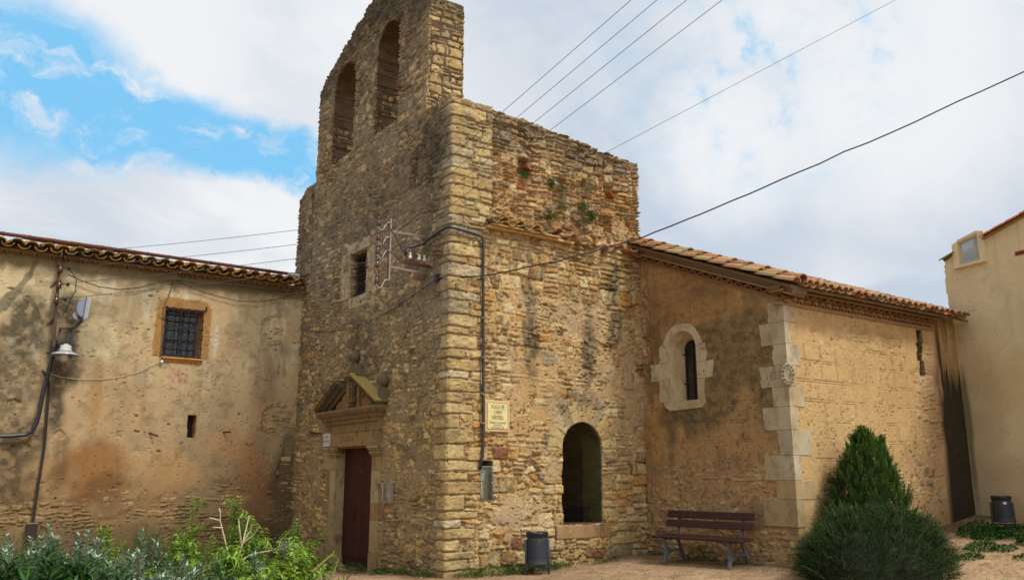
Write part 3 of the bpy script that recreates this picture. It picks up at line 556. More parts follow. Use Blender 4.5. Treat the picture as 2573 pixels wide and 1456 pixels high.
# ------------------------------------------------------------------ chapel walls
CH = (4.60, -3.47); CP = corner_path(CH[0], CH[1], .02)
def chapel_fn(U, V):
    y = CH[1] - U     # on the front, world y
    hs, cs, _, _ = squared(U, V, 501, .36, .16, PN, .03, .03, .02, .05, .7, .012); hr_, cr_, _, _ = rubble(U, V, 510, .22, .12, PN, .03, .02, .02, .05, .012); m = sst(fbm(U, V, 511, 3), -.1, .2); hs = choose(m, hs, hr_); cs = choose(m, cs, cr_)
    front = U < 0
    lev = .032 + .004 * fbm(U * 2, V * 2, 520, 3) + .003 * fbm(U * 16, V * 16, 521, 3)
    bare = sst(V + .5 * fbm(U * 1.2, V * 1.2, 522, 4), 2.45, 1.4) * np.where(front, 1, .0)
    bare = bare * (.62 + .75 * fbm(U * 2.4, V * 2.4, 523, 4)) + np.where(front, 1.0, .7) * sst(V + .1 * fbm(U * 3, V * 3, 524, 3), .62, .42)
    bare = np.maximum(bare, np.where(front, 0, blob(U, V, 4.35, 2.5, .55, 1.3, 525, .7, 2) * .85 + blob(U, V, 3.7, 1.4, .7, .8, 526, .7, 2) * .7 + .5 * blob(U, V, 1.7, 4.15, 1.2, .3, 527, .8, 2.5)))
    bare = np.maximum(bare, np.where(front, blob(U, V, -3.33, 4.2, .16, 1.3, 528, .5, 3), 0)); bare = np.clip(bare, 0, 1)
    lev = lev - bare * .040
    pc = mortar(U, V, (204, 164, 106), 530, .09, .05); pc = np.where(front[..., None], mortar(U, V, (186, 144, 92), 531, .12, .08), pc)
    pc = stain(pc, bare, (196, 152, 112), .7)
    # incised false ashlar joints, doubled lines
    zj = (V - .17 + .012 * fbm(U * .8, V * 0, 532, 2) * 2) / .335; kj = np.floor(zj); fz = (zj - kj) * .335
    lw = .007; g1 = np.maximum(sst(np.abs(fz - .02), lw, .002), sst(np.abs(fz - .062), lw, .002))
    xj = (U + hsh(kj, kj * 0, 533) * .5) / .45; fx = (xj - np.floor(xj)) * .45; g2 = np.maximum(sst(np.abs(fx - .02), lw, .002), .8 * sst(np.abs(fx - .06), lw, .002)) * (fz > .062)
    gm = np.maximum(g1, g2) * (1 - bare) * sst(fbm(U * 3, V * 3, 534, 4), -.35, .0) * sst(V, .9, 1.5) * np.where(front, .75 * sst(V, 1.7, 2.4), sst(U, 4.3, 3.4))
    lev = lev - .014 * gm; pc = stain(pc, gm, (126, 90, 52), .6)
    pit = sst(fbm(U * 26, V * 26, 535, 2), .42, .6) * sst(fbm(U * 1.5, V * 1.5, 536, 3), -.2, .2); lev = lev - .008 * pit; pc = stain(pc, pit, (120, 86, 52), .6)
    h, c, w_ = blend(hs, cs, lev, pc, 0)
    # grey weather band on the front, brown patches
    gz = np.where(front, 1, 0) * sst(fbm(U * 1.2, V * 1.2, 540, 4) * .8 + 1.15 - np.abs(V - 3.45) / .95 - .5 * sst(y, -.9, .0), .2, .6); gz = gz * (.55 + .45 * sst(fbm(U * 11, V * 11, 541, 3), -.2, .3)); c = stain(c, gz, (104, 88, 64), .84)
    for (yy, zz, ry, rz, k) in ((-.45, 4.6, .14, .8, .8), (-.3, 3.9, .25, .8, .7), (-.8, 4.6, .2, .25, .7), (-.9, 2.75, .6, .22, .8), (-.75, 2.35, .16, .3, .8), (-1.4, 2.45, .3, .25, .6), (-.1, 2.0, .12, 1.2, .3)):
        c = stain(c, np.where(front, blob(U, V, CH[1] - yy, zz, ry, rz, 545 + int(zz * 10), .55, 3), 0) * (.5 + .5 * sst(fbm(U * 10, V * 10, 546, 3), -.2, .3)), (92, 80, 60), k)
    c = stain(c, np.where(front, blob(U, V, -3.1, 3.2, .28, 2.4, 547, .5, 2), 0), (190, 130, 72), .35)
    c = stain(c, np.where(front, blob(U, V, -2.0, 5.0, 1.4, .5, 548, .5, 2), 0), (164, 120, 70), .5)
    c = stain(c, np.where(front, sst(fbm(U * 2.2, V * 2.2, 571, 5, .65), .05, .4), 0) * .6, (132, 110, 80), .8); c = stain(c, np.where(front, sst(fbm(U * 9, V * 9, 572, 3), .25, .5), 0) * .5, (108, 86, 58), .7)
    # far end of the side wall: black water run, crack, repairs
    s = U
    c = stain(c, np.where(front, 0, blob(U, V, 5.05, 1.3, .33, .9, 553, .5, 2.5)), (178, 160, 134), .7)
    c = stain(c, np.where(front, 0, blob(U, V, 4.75, 2.6, .7, 1.6, 554, .5, 2)), (190, 146, 108), .55)
    c = stain(c, np.where(front, 0, sst(V + .3 * fbm(U * 2, V * 2, 555, 3), 1.35, .6)), (140, 104, 70), .5)
    c = stain(c, np.where(front, 0, blob(U, V, 1.3, 1.7, .5, .5, 556, .6, 2)), (190, 140, 98), .6)
    c = stain(c, np.where(front, 0, blob(U, V, 5.52, 2.4, .10, .3, 557, .4, 5)), (190, 160, 100), .9)
    run = np.where(front, 0, sst(s + .09 * fbm(s * 5, V * .7, 550, 4) + .06 * sst(V, 2.4, 1.0), 4.64, 4.86)); streak = sst(fbm(s * 16, V * .9, 551, 4), -.15, .35)
    run = run * np.clip(sst(V + .8 * fbm(s * 9, V * .4, 552, 3), 4.95, 3.9) * (.25 + .75 * streak) + sst(V + .5 * fbm(s * 7, V * .5, 559, 3), 3.9, 2.8), 0, 1); c = stain(c, run, (34, 30, 24), .93)
    cu_ = 4.20 + .055 * np.sign(np.sin(V * 9)) * (hsh(np.floor(V / .16), np.floor(V * 0), 558)) + .12 * (4.4 - V) * .2; crk = np.where(front, 0, sst(np.abs(s - cu_), .095, .07) * sst(V, 3.55, 3.65) * (V < 4.44)); h = h - .6 * crk; ck2 = np.where(front, 0, sst(np.abs(s - cu_), .125, .09) * sst(V, 3.5, 3.6) * (V < 4.46)); c = stain(c, ck2, (46, 36, 28), .9)  # crack sides coloured near-black, painted shade that deepens the hole
    return h, c
def chapel_keep(U, V):
    y = CH[1] - U; front = U < 0; top = np.where(front, 4.60 + .405 * (y + 3.47), 4.66 + .12 * (U > 4.6) + .08 * (U > 4.78))
    return (V < top) & ~(front & arch_in(y, V, -1.47, -.75, 3.0, 4.36)) & (U < 5.72)
uc_ = np.concatenate([np.arange(-3.47, -.04, .0135), np.linspace(-.04, .04, 7), np.arange(.055, 5.74, .018)]); vc_ = np.arange(-.2, 6.2, .0135)
wall_grid('chapel_wall', CP, uc_, vc_, chapel_fn, PLASTER, church, chapel_keep, .30, 8, (206, 190, 160), .6, .12)

# ================================================================== THE FARMHOUSE ON THE LEFT
farm = thing('farmhouse', 'low farmhouse with stained flaking cream plaster, barred window and mossy tiled eaves', 'house', (-3, 7.0, 0))
HY = 7.0
def L(X, Y): p = ony(X, Y, HY); return p[0], p[2]
WIN = (-3.13, -2.32, 4.17, 5.27); SLIT = (-2.475, -2.30, 2.43, 2.92)
def farm_fn(U, V):
    hs, cs, _, _ = squared(U, V, 601, .30, .12, PN + [((140, 80, 50), .5)], .03, .03, .02, .06, .8, .012)
    lev = .034 + .006 * fbm(U * 1.6, V * 1.6, 610, 3) + .003 * fbm(U * 14, V * 14, 611, 3)
    bare = sst(V + .30 * fbm(U * 1.0, V * 1.5, 612, 4), 1.55, 1.0) * (.35 + .75 * sst(fbm(U * 1.5, V * 2.2, 613, 4), -.25, .25))
    def B(X, Y, rx, rz, s, n=.5, f=2.5, soft=.15): x, z = L(X, Y); return blob(U, V, x, z, rx, rz, s, n, f, soft)
    bare = np.maximum.reduce([bare, B(690, 830, .28, .5, 620, .5, 3), B(700, 1060, .42, .35, 621, .6, 3), B(725, 1180, .25, 1.0, 622, .6, 2.5) * .8, B(35, 1010, .12, .06, 623, .4, 8), B(150, 1090, .10, .09, 624, .4, 8) * .7, B(-60, 900, .3, .6, 625, .5, 3)])
    lev = lev - .042 * bare
    pc = mortar(U, V, (214, 190, 146), 630, .07, .04)
    big = sst(fbm(U * .55, V * .7, 631, 4), -.1, .35); pc = lerp(pc, lin((196, 158, 112)), (big * .55)[..., None])
    pc = lerp(pc, lin((190, 156, 112)), (sst(V, 4.4, 2.6) * .8)[..., None])
    pc = lerp(pc, lin((170, 128, 76)), (sst(V + .6 * fbm(U * .9, V * .9, 632, 4), 2.6, 1.4) * .62)[..., None])
    for (X, Y, rx, rz, k, colr, s) in ((240, 1180, .75, .75, .85, (158, 104, 48), 1), (250, 1230, .45, .35, .6, (120, 82, 44), 2), (620, 1190, .7, .8, .6, (164, 100, 52), 3), (520, 1150, 1.2, .6, .3, (178, 120, 52), 12), (655, 1290, .5, .5, .5, (140, 96, 56), 4), (715, 1230, .38, 1.5, .85, (92, 80, 58), 5), (680, 1340, 1.0, .5, .6, (96, 78, 52), 14), (560, 960, .4, 1.5, .25, (170, 128, 90), 6), (300, 1010, .5, .9, .3, (196, 150, 92), 7), (240, 1000, .12, .9, .55, (176, 124, 46), 8), (360, 1000, .06, .9, .35, (176, 120, 60), 9), (500, 1000, .05, .9, .35, (180, 128, 60), 10), (660, 1000, .35, 1.3, .55, (176, 128, 88), 11), (700, 900, .3, .6, .4, (150, 112, 80), 13)):
        pc = stain(pc, B(X, Y, rx, rz, 640 + s, .6, 1.6, .5), colr, k)
    # white limewash drips high up, faded red lettering patch below the sill
    wv = sst(fbm(U * 7, V * 1.1, 660, 4), .12, .5) * sst(V, 3.2, 4.6); pc = stain(pc, wv, (226, 214, 186), .6)
    pc = stain(pc, B(250, 850, .5, .7, 661, .6, 2), (222, 204, 164), .5)
    pc = stain(pc, B(450, 945, .28, .28, 662, .25, 4, .3), (206, 166, 136), .6); pc = stain(pc, B(448, 945, .22, .20, 663, .6, 6) * sst(fbm(U * 20, V * 9, 664, 3), -.3, .3), (184, 112, 90), .5)
    # ochre strip round the window
    wx0, wx1, wz0, wz1 = WIN; e = np.maximum(np.maximum(wx0 - .20 - U, U - wx1 - .18), np.maximum(wz0 - .16 - V, V - wz1 - .20)) + .05 * fbm(U * 5, V * 5, 665, 4) + .05 * (np.abs(U - (wx0 + wx1) / 2) > .5) * (V > wz1 + .05)
    och = sst(e, .03, -.02) * (V > wz0 - .02); pc = lerp(pc, lin((176, 122, 52)) * (1 + .12 * fbm(U * 5, V * 5, 666, 3))[..., None], (och * .92)[..., None]); lev = lev - .008 * och
    # grey patches of later mortar, pits, cracks
    for (X, Y, rx, rz, s) in ((585, 830, .20, .20, 1), (583, 865, .15, .13, 2), (305, 985, .13, .2, 3), (248, 905, .08, .05, 4), (560, 910, .07, .05, 5), (255, 1000, .07, .09, 6), (245, 1045, .06, .07, 7), (420, 640 + 900 - 100, .01, .01, 8)):
        m = B(X, Y, rx, rz, 670 + s, .5, 5, .12); pc = stain(pc, m, (176, 150, 108), .65); lev = lev - .004 * m
    for (X0, Y0, X1, Y1, wd_) in ((75, 690, 10, 770, .09), (40, 735, -30, 800, .12), (90, 660, 70, 695, .06)):
        a = np.array(L(X0, Y0)); b = np.array(L(X1, Y1)); d = b - a; t = np.clip(((U - a[0]) * d[0] + (V - a[1]) * d[1]) / (d @ d), 0, 1); dist = np.hypot(U - a[0] - t * d[0], V - a[1] - t * d[1]); m = sst(dist + .05 * fbm(U * 7, V * 7, 685, 4), wd_, wd_ * .7); pc = stain(pc, m, (140, 126, 100), .9); lev = lev - .005 * m
    pit = sst(fbm(U * 22, V * 22, 686, 2), .45, .62) * sst(fbm(U * 1.2, V * 1.2, 687, 3), -.25, .25); lev = lev - .010 * pit; pc = stain(pc, pit, (120, 92, 60), .5)
    for q in range(60):
        r_ = np.random.default_rng(3000 + q); hu, hv, a = r_.uniform(-6.2, -.1), r_.uniform(1.0, 5.7), r_.uniform(.008, .03); dd = np.hypot((U - hu) / (a * r_.uniform(.8, 2.2)), (V - hv) / a) + .5 * fbm(U * 20, V * 20, q, 2); m = sst(dd, 1.2, .6); lev = lev - .03 * m; pc = stain(pc, m, (112, 84, 54), .6)
    h, c, _ = blend(hs, cs, lev, pc, 0)
    c = stain(c, sst(fbm(U * .9, V * .7, 731, 5, .6), -.05, .3) * .7, (148, 132, 102), .7); c = stain(c, sst(V + .5 * fbm(U * 1.3, V * 1.3, 732, 4), 1.9, .7) * .55, (104, 80, 50), 1); c = stain(c, sst(fbm(U * 6, V * 6, 733, 4), .2, .5) * .35, (120, 98, 68), 1)  # grey-brown veils, and a gradient turning the wall darker towards its foot
    # soot-grey water stains, from the eaves and round the lamp
    dk = np.maximum.reduce([B(165, 780, .42, .42, 690, .4, 2.5, .4), B(165, 900, .34, .8, 691, .45, 2.5, .4), B(140, 1010, .22, .9, 692, .5, 2.5, .5), B(60, 850, .48, .95, 693, .6, 1.6, .5), B(30, 960, .6, 1.0, 699, .7, 1.6, .5) * .85, B(20, 1160, .7, .9, 694, .6, 1.6, .5) * .95, B(150, 1150, .2, .7, 695, .6, 2, .5) * .55])
    dk = dk * (.55 + .45 * sst(fbm(U * 8, V * 8, 696, 4), -.35, .25)); c = stain(c, dk, (66, 60, 48), .86)
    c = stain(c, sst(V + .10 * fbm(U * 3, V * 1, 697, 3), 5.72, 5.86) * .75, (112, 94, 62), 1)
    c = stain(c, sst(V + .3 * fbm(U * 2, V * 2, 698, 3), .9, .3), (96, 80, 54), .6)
    return h, c
def farm_keep(U, V):
    return ~((U > WIN[0]) & (U < WIN[1]) & (V > WIN[2]) & (V < WIN[3])) & ~((U > SLIT[0] + .008 * fbm(V * 9, U * 0, 5, 2)) & (U < SLIT[1]) & (V > SLIT[2]) & (V < SLIT[3]))
FPATH = line_path((0, HY), (1, 0), (0, -1))
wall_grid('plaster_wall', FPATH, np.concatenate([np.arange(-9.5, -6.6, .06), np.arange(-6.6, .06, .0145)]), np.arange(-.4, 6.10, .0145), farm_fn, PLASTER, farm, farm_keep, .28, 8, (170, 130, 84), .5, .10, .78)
mb = MB(LT(120, 100, 74)); mb.box((-9.5, HY + .45, -.4), (-.02, HY + 5, 5.9)); mb.build('house_body', PLASTER, farm)

# ------------------------------------------------------------------ roof tiles
def tile(mb, o, dn, sd, up, Lg, r0, r1, convex, th=.016, n=7):
    """half-round tile from o going down dn; r0 at the upper end, r1 at the lower"""
    o, dn, sd, up = (np.array(q, float) for q in (o, dn, sd, up)); s = 1 if convex else -1; vs = []
    for (l, r) in ((0, r0), (Lg, r1)):
        for rr in (r, r - th):
            for k in range(n):
                t = math.pi * (.04 + .92 * k / (n - 1)); vs.append(o + dn * l + sd * (rr * math.cos(t)) + up * (s * (rr * math.sin(t) * .82)))
    f = []
    for k in range(n - 1): f += [(k, k + 1, 2 * n + k + 1, 2 * n + k), (n + k + 1, n + k, 3 * n + k, 3 * n + k + 1), (2 * n + k, 2 * n + k + 1, 3 * n + k + 1, 3 * n + k), (k + 1, k, n + k, n + k + 1)]
    f += [(0, 2 * n, 3 * n, n), (n - 1, 2 * n - 1, 4 * n - 1, 3 * n - 1)]
    mb.add(vs, f)
TC = [(158, 112, 90), (166, 126, 102), (148, 102, 80), (170, 142, 114), (152, 132, 104), (138, 98, 78)]
TCL = [(150, 122, 74), (128, 108, 74), (164, 120, 84), (140, 124, 92), (176, 132, 92), (112, 98, 72)]
def roof(mb, o, along, dn, L_al, L_dn, pitch=.21, exposed=.33, seed=1, cols=TC, lift=.0, start=0):
    q_ = pitch / .21; dt = unit(np.array(dn, float) + np.array([0, 0, .055]))
    r = np.random.default_rng(seed); along = unit(along); dn = unit(dn); up = unit(np.cross(along, dn)); up = up if up[2] > 0 else -up
    n = int(L_al / pitch); m = int(math.ceil(L_dn / exposed)); o = np.array(o, float)
    for i in range(n + 1):
        for j in range(start, m):
            j1, j2, j3 = r.normal(0, .006, 3), r.normal(0, .008, 3), r.uniform(-.03, .03, 2)
            c = np.array(lin(cols[r.integers(len(cols))])) * r.uniform(.8, 1.15)
            p = o + along * (i * pitch) - dn * ((j + 1) * exposed + .09) * 1.0
            mb.col = tuple(c * .9); tile(mb, p + up * (.078 * q_ + j1[0]) + along * j2[0] + dn * j3[0], dt, along, up, exposed + .10, .078 * q_, .088 * q_, False)
            mb.col = tuple(c); tile(mb, p + along * (pitch / 2 + j2[1]) + up * (.068 * q_ + j1[1]) + dn * j3[1], dt, along, up, exposed + .10, .080 * q_, .094 * q_, True, .020)

# farmhouse eaves: two rows of projecting tiles, roof above, loose red pipe lying on it
ez = 6.08
mb = MB(); roof(mb, (-8.0, HY - .34, ez - .02), (1, 0, 0), unit((0, -1, -.20)), 7.96, 5.2, .285, .36, 11, TCL); mb.build('tile_roof', TILEL, farm)
mb = MB(LT(150, 104, 66)); r_ = np.random.default_rng(3)
for i in range(28):
    x = -8.0 + .285 * i; mb.col = tuple(lin((124, 96, 66)) * r_.uniform(.75, 1.15)); tile(mb, (x + .1, HY + .12, ez - .075 + r_.normal(0, .004)), (0, -1, -.06), (1, 0, 0), (0, -.06, 1), .34, .12, .12, True)
mb.col = LT(166, 126, 84); mb.box((-8.0, HY - .02, ez - .16), (-.02, HY + .35, ez - .105)); mb.box((-8.0, HY - .12, ez - .02), (-.02, HY + .3, ez + .03)); mb.build('eave_tiles', CLAY, farm)
pts = []; r_ = np.random.default_rng(8)
mb = MB(LT(120, 50, 44)); a0, b0 = ony(-60, 577, HY + .15), ony(722, 687, HY + .15)
for i in range(14):
    a, b = lerp(a0, b0, i / 14), lerp(a0, b0, (i + 1) / 14); mb.col = tuple(lin((88, 50, 44)) * r_.uniform(.85, 1.15)); mb.tube([a, a + (b - a) * .08, a + (b - a) * .081, b], [.046, .046, .040, .040], 12)
mb.build('roof_pipe', RUST, farm)
mb = MB(LT(188, 186, 180)); mb.tube([ony(724, 688, HY + .15), ony(752, 693, HY + .15)], .05, 10); mb.build('roof_pipe_end', PLASTIC, farm)
mb = MB(); r_ = np.random.default_rng(21)
for i in range(9):
    X = 55 + i * 31; Y = 591 + i * 4.3 + (i % 2) * 1.0; p = ony(X, Y, HY + 1.1); mb.col = tuple(lin((136, 122, 84)) * r_.uniform(.8, 1.1)); tile(mb, p + np.array([0, 0, -.06]), (1, 0, -.06), (0, 1, 0), (0, 0, 1), .42, .11, .12, True)
mb.build('ridge_tiles', TILEL, farm)
# barred window
fw = MB(LT(136, 84, 40)); x0, x1, z0, z1 = WIN; yw = HY + .16
for (a, b) in (((x0, yw, z1 - .06), (x1, yw + .05, z1)), ((x0, yw, z0), (x1, yw + .05, z0 + .05)), ((x0, yw, z0 + .05), (x0 + .05, yw + .05, z1 - .06)), ((x1 - .06, yw, z0 + .05), (x1, yw + .05, z1 - .06))): fw.box(a, b)
fwin = fw.build('window', WOOD, farm)
m2 = MB(LT(40, 38, 32)); xm = (x0 + x1) / 2
m2.box((xm - .05, yw + .005, z0 + .05), (xm + .05, yw + .045, z1 - .06))
for xa in (x0 + .05, x1 - .11): m2.box((xa, yw + .008, z0 + .05), (xa + .05, yw + .042, z1 - .06))
for zz in (z0 + .05, z1 - .14, z0 + .36, z0 + .70): m2.box((x0 + .1, yw + .01, zz), (x1 - .11, yw + .04, zz + .035))
m2.build('sash', WOOD, fwin)
mb = MB((.02, .02, .02)); mb.box((x0 + .05, yw + .046, z0 + .05), (x1 - .05, yw + .055, z1 - .06)); mb.build('pane', DGLASS, fwin)
mb = MB(LT(42, 44, 50)); yb = HY - .035
for i in range(6): x = x0 - .0 + (x1 - x0) * i / 5; mb.tube([(x, yb, z0 - .02), (x, yb, z1 + .02)], .010, 6)
for i in range(6): z = z0 + .02 + (z1 - z0 - .04) * i / 5; mb.bar((x0 - .03, yb + .012, z), (x1 + .03, yb + .012, z), .012, .028)
mb.build('window_bars', RUST, fwin)
mb = MB(LT(52, 34, 26))
for (X, Y) in ((419, 774), (518, 777)): p = ony(X, Y, HY - .03); mb = MB(LT(52, 34, 26)); mb.box(p - np.array([.012, .05, .05]), p + np.array([.012, .04, .05])); mb.build('shutter_hinge', RUST, fwin)
pass
mb = MB(LT(176, 126, 66)); mb.sweep([(0, 0), (.13, 0), (.14, -.03), (.10, -.06), (.06, -.12), (0, -.13)], (x0 - .02, HY + .02, z0 - .01), (x1 + .04, HY + .02, z0 - .01), (0, -1, 0), (0, 0, 1)); mb.build('window_sill', SMOOTHST, farm, bevel=.006)
mb = MB((.01, .009, .008)); mb.box((SLIT[0] - .02, HY + .26, SLIT[2] - .02), (SLIT[1] + .02, HY + .29, SLIT[3] + .02)); mb.build('slit_dark_sheet', WOOD, farm)  # near-black sheet whose colour stands for the shade inside the slit
for (X0, Y0, X1, Y1) in ((363, 1082, 397, 1095), (550, 1085, 580, 1084)):
    a = ony(X0, Y0, HY - .005); b = ony(X1, Y1, HY - .16); mb = MB(LT(74, 40, 28)); mb.bar(a + np.array([0, .05, 0]), b, .016, .034); mb.build('iron_bracket', RUST, farm)

# ================================================================== THE HOUSE ON THE RIGHT
RP = np.array([10.25, -3.47, 0.]); RD = np.array([-.204, -.979, 0.]); RN = np.array([-.979, .204, 0.])
house = thing('rendered_house', 'smooth beige rendered house with a small attic window under its sloping tiled roof', 'house', tuple(RP))
def RPt(s, z, out=0.0): return RP + RD * s + RN * out + np.array([0, 0, z])
def roofline(s): return np.interp(s, [-.3, .0, .20, .95, 1.9, 6], [6.0, 6.10, 6.19, 6.36, 6.58, 7.6])
def house_fn(U, V):
    h = .006 * fbm(U * 1.5, V * 1.5, 701, 3) + .0016 * fbm(U * 30, V * 30, 702, 2); c = mortar(U, V, (200, 180, 142), 703, .08, .02)
    c = stain(c, blob(U, V, 1.2, 3.4, 1.2, 1.0, 704, .7, .9) * .5, (172, 150, 96), .6); c = stain(c, blob(U, V, .6, 2.6, .5, 1.2, 705, .7, 1) * .4, (190, 150, 112), .7); c = stain(c, blob(U, V, 1.5, 1.6, 1.2, .8, 708, .7, 1) * .4, (176, 140, 100), .7)
    c = stain(c, blob(U, V, .10, 2.6, .10, 1.5, 706, .4, 2) * (V < 3.9), (104, 92, 44), .75); c = stain(c, sst(V + .4 * fbm(U * 2, V * 2, 707, 3), 1.5, .6) * .6, (140, 112, 70), .8)
    c = stain(c, sst(fbm(U * 9, V * .45, 721, 4), .12, .5) * sst(V, 3.0, 6.0) * .35, (158, 140, 104), .8); c = stain(c, sst(np.abs(fbm(U * 1.6 + 3, V * 1.1, 722, 4)), .012, .0) * .5, (130, 112, 84), .8)
    return h, c
HW = (.345, .80, 5.975, 6.40)
def house_keep(U, V):
    edge = -.05 + .03 * fbm(V * 7, U * 0, 711, 3) + .035 * (hsh(np.floor(V / .14), np.floor(V * 0), 712) - .5) * (V > 4.6)
    return (V < roofline(U)) & (U > edge) & ~((U > .27) & (U < .86) & (V > 5.93)) & ~((U > 1.56) & (U < 1.95) & (V > 5.83) & (V < 5.915))
us_ = np.arange(-.2, 4.6, .022); wall_grid('rendered_wall', line_path(RP, RD, RN), us_, np.arange(-.1, 7.4, .022), house_fn, PLASTER, house, house_keep, .25, 4, None, 0, .03, 1.2)
mb = MB(LT(160, 136, 100)); A_ = [RPt(s, 0, -.27) for s in (-.02, 4.6)]; B_ = [RPt(s, 0, -3.0) for s in (-.02, 4.6)]
mb.hexa([A_[0], A_[1], B_[1], B_[0], A_[0] + ZZ * 5.8, A_[1] + ZZ * 6.9, B_[1] + ZZ * 6.9, B_[0] + ZZ * 5.8]); mb.build('house_body', PLASTER, house)
mb = MB(); r_ = np.random.default_rng(31)
for j in range(12):
    s = .97 + j * .30; z = roofline(s); d = unit(np.array([RD[0], RD[1], .232])); mb.col = tuple(lin((186, 104, 84)) * r_.uniform(.85, 1.12))
    for q in range(5): tile(mb, RPt(s + .33, roofline(s + .33) + .015 * 1, .02 - q * .2), -d, RN, (0, 0, 1), .40, .085, .10, True)
mb.col = LT(150, 128, 92); 
for (sa, sb) in ((.93, 4.6),): mb.hexa([RPt(sa, roofline(sa) - .03, .05), RPt(sb, roofline(sb) - .03, .05), RPt(sb, roofline(sb) - .03, -2), RPt(sa, roofline(sa) - .03, -2), RPt(sa, roofline(sa) + .01, .05), RPt(sb, roofline(sb) + .01, .05), RPt(sb, roofline(sb) + .01, -2), RPt(sa, roofline(sa) + .01, -2)])
mb.col = LT(128, 112, 76)
for q in range(5): tile(mb, RPt(.24, roofline(.24), .02 - q * .2), unit(np.array([-RD[0], -RD[1], -.3])), RN, (0, 0, 1), .34, .07, .085, True)
mb.build('roof', TILE, house)
mb = MB(LT(214, 200, 160))
def RB(mb, s0, s1, z0, z1, o0, o1): mb.hexa([RPt(s0, z0, o0), RPt(s1, z0, o0), RPt(s1, z0, o1), RPt(s0, z0, o1), RPt(s0, z1, o0), RPt(s1, z1, o0), RPt(s1, z1, o1), RPt(s0, z1, o1)])
def RB2(mb, s0, s1, za0, za1, zb0, zb1, o0, o1): mb.hexa([RPt(s0, za0, o0), RPt(s1, zb0, o0), RPt(s1, zb0, o1), RPt(s0, za0, o1), RPt(s0, za1, o0), RPt(s1, zb1, o0), RPt(s1, zb1, o1), RPt(s0, za1, o1)])
# attic window box: sloping head
RB(mb, .20, .96, 5.865, 5.93, .03, -.3); RB2(mb, .20, .335, 5.93, 6.40, 5.93, 6.44, .025, -.3); RB2(mb, .815, .955, 5.93, 6.55, 5.93, 6.51, .025, -.3); RB2(mb, .335, .815, 6.42, 6.47, 6.50, 6.56, .024, -.3); aw = mb.build('attic_window', PAINT, house)
mb = MB(LT(214, 198, 156)); RB(mb, .19, .955, 5.865, 5.89, .07, .028); mb.build('sill', PAINT, aw)
mb = MB(LT(196, 178, 136)); RB(mb, .335, .815, 5.93, 5.965, .012, -.03); RB2(mb, .335, .365, 5.965, 6.38, 5.965, 6.385, .012, -.03); RB2(mb, .79, .815, 5.965, 6.46, 5.965, 6.465, .012, -.03); RB2(mb, .335, .815, 6.385, 6.418, 6.46, 6.498, .012, -.03); mb.build('frame', PAINT, aw)
mb = MB((.4, .45, .5)); RB2(mb, .365, .79, 5.965, 6.39, 5.965, 6.47, -.03, -.04); mb.build('pane', SKYGLASS, aw)
mb = MB(LT(150, 80, 62)); RB(mb, 1.555, 1.96, 5.825, 5.92, -.05, -.06)
for i in range(9):
    for j in range(3): s = 1.58 + i * .042 + (j % 2) * .021; RB(mb, s - .006, s + .006, 5.83 + j * .03, 5.858 + j * .03, .004, -.05)
for j in range(4): RB(mb, 1.555, 1.96, 5.827 + j * .0295, 5.832 + j * .0295, .003, -.05)
mb.build('vent_grille', CLAY, house)

# ------------------------------------------------------------------ chapel roof and cornices
sl_ = .405; dn = unit((0, -1, -sl_)); RIDGE_Y = 3.2
mb = MB(); roof(mb, (4.62, -3.92, 4.715), (1, 0, 0), dn, 5.30, (RIDGE_Y + 3.92) * math.hypot(1, sl_) + .1, .20, .36, 41, TC); 
chapel_roof = None
# slab under the tiles
mb2 = MB(LT(122, 100, 76)); y0_, y1_ = -3.83, RIDGE_Y
zt = lambda y: 4.715 + sl_ * (y + 3.92)
mb2.hexa([(4.36, y0_, zt(y0_) - .05), (10.15, y0_, zt(y0_) - .05), (10.15, y1_, zt(y1_) - .05), (4.36, y1_, zt(y1_) - .05), (4.36, y0_, zt(y0_) + .01), (10.15, y0_, zt(y0_) + .01), (10.15, y1_, zt(y1_) + .01), (4.36, y1_, zt(y1_) + .01)])
chapel_roof = mb.build('chapel_roof', TILE, church)
mb2.build('roof_slab', PLASTER, chapel_roof)
# verge: stepped rows of tiles running down the slope, seen from the side
mb = MB(); r_ = np.random.default_rng(51); up_ = unit((0, -sl_, 1.0))
for row, (x, dz) in enumerate(((4.37, .035), (4.55, .10))):
    mb = MB()
    for j in range(12):
        y = -3.92 + j * .355; c = lin([(160, 110, 88), (168, 134, 102), (164, 124, 96), (152, 98, 78), (158, 140, 102)][r_.integers(5)]) * r_.uniform(.7, 1.15); mb.col = tuple(c)
        if y < (.25 if row == 0 else .6): tile(mb, (x, y + .40, zt(y + .40) + dz + r_.normal(0, .006)), unit(dn + np.array([0, 0, .085])), (1, 0, 0), up_, .45, .10, .125, True, .026)
    mb.build('verge_tile_row', TILE, chapel_roof)
mb = MB()
for j in range(20):
    y = RIDGE_Y; x = 4.7 + j * .33; mb.col = tuple(lin((164, 118, 98)) * r_.uniform(.85, 1.1)); tile(mb, (x, y, zt(y) + .03), (1, 0, 0), (0, 1, 0), (0, 0, 1), .40, .10, .12, True)
mb.build('ridge_tile_row', TILE, chapel_roof)
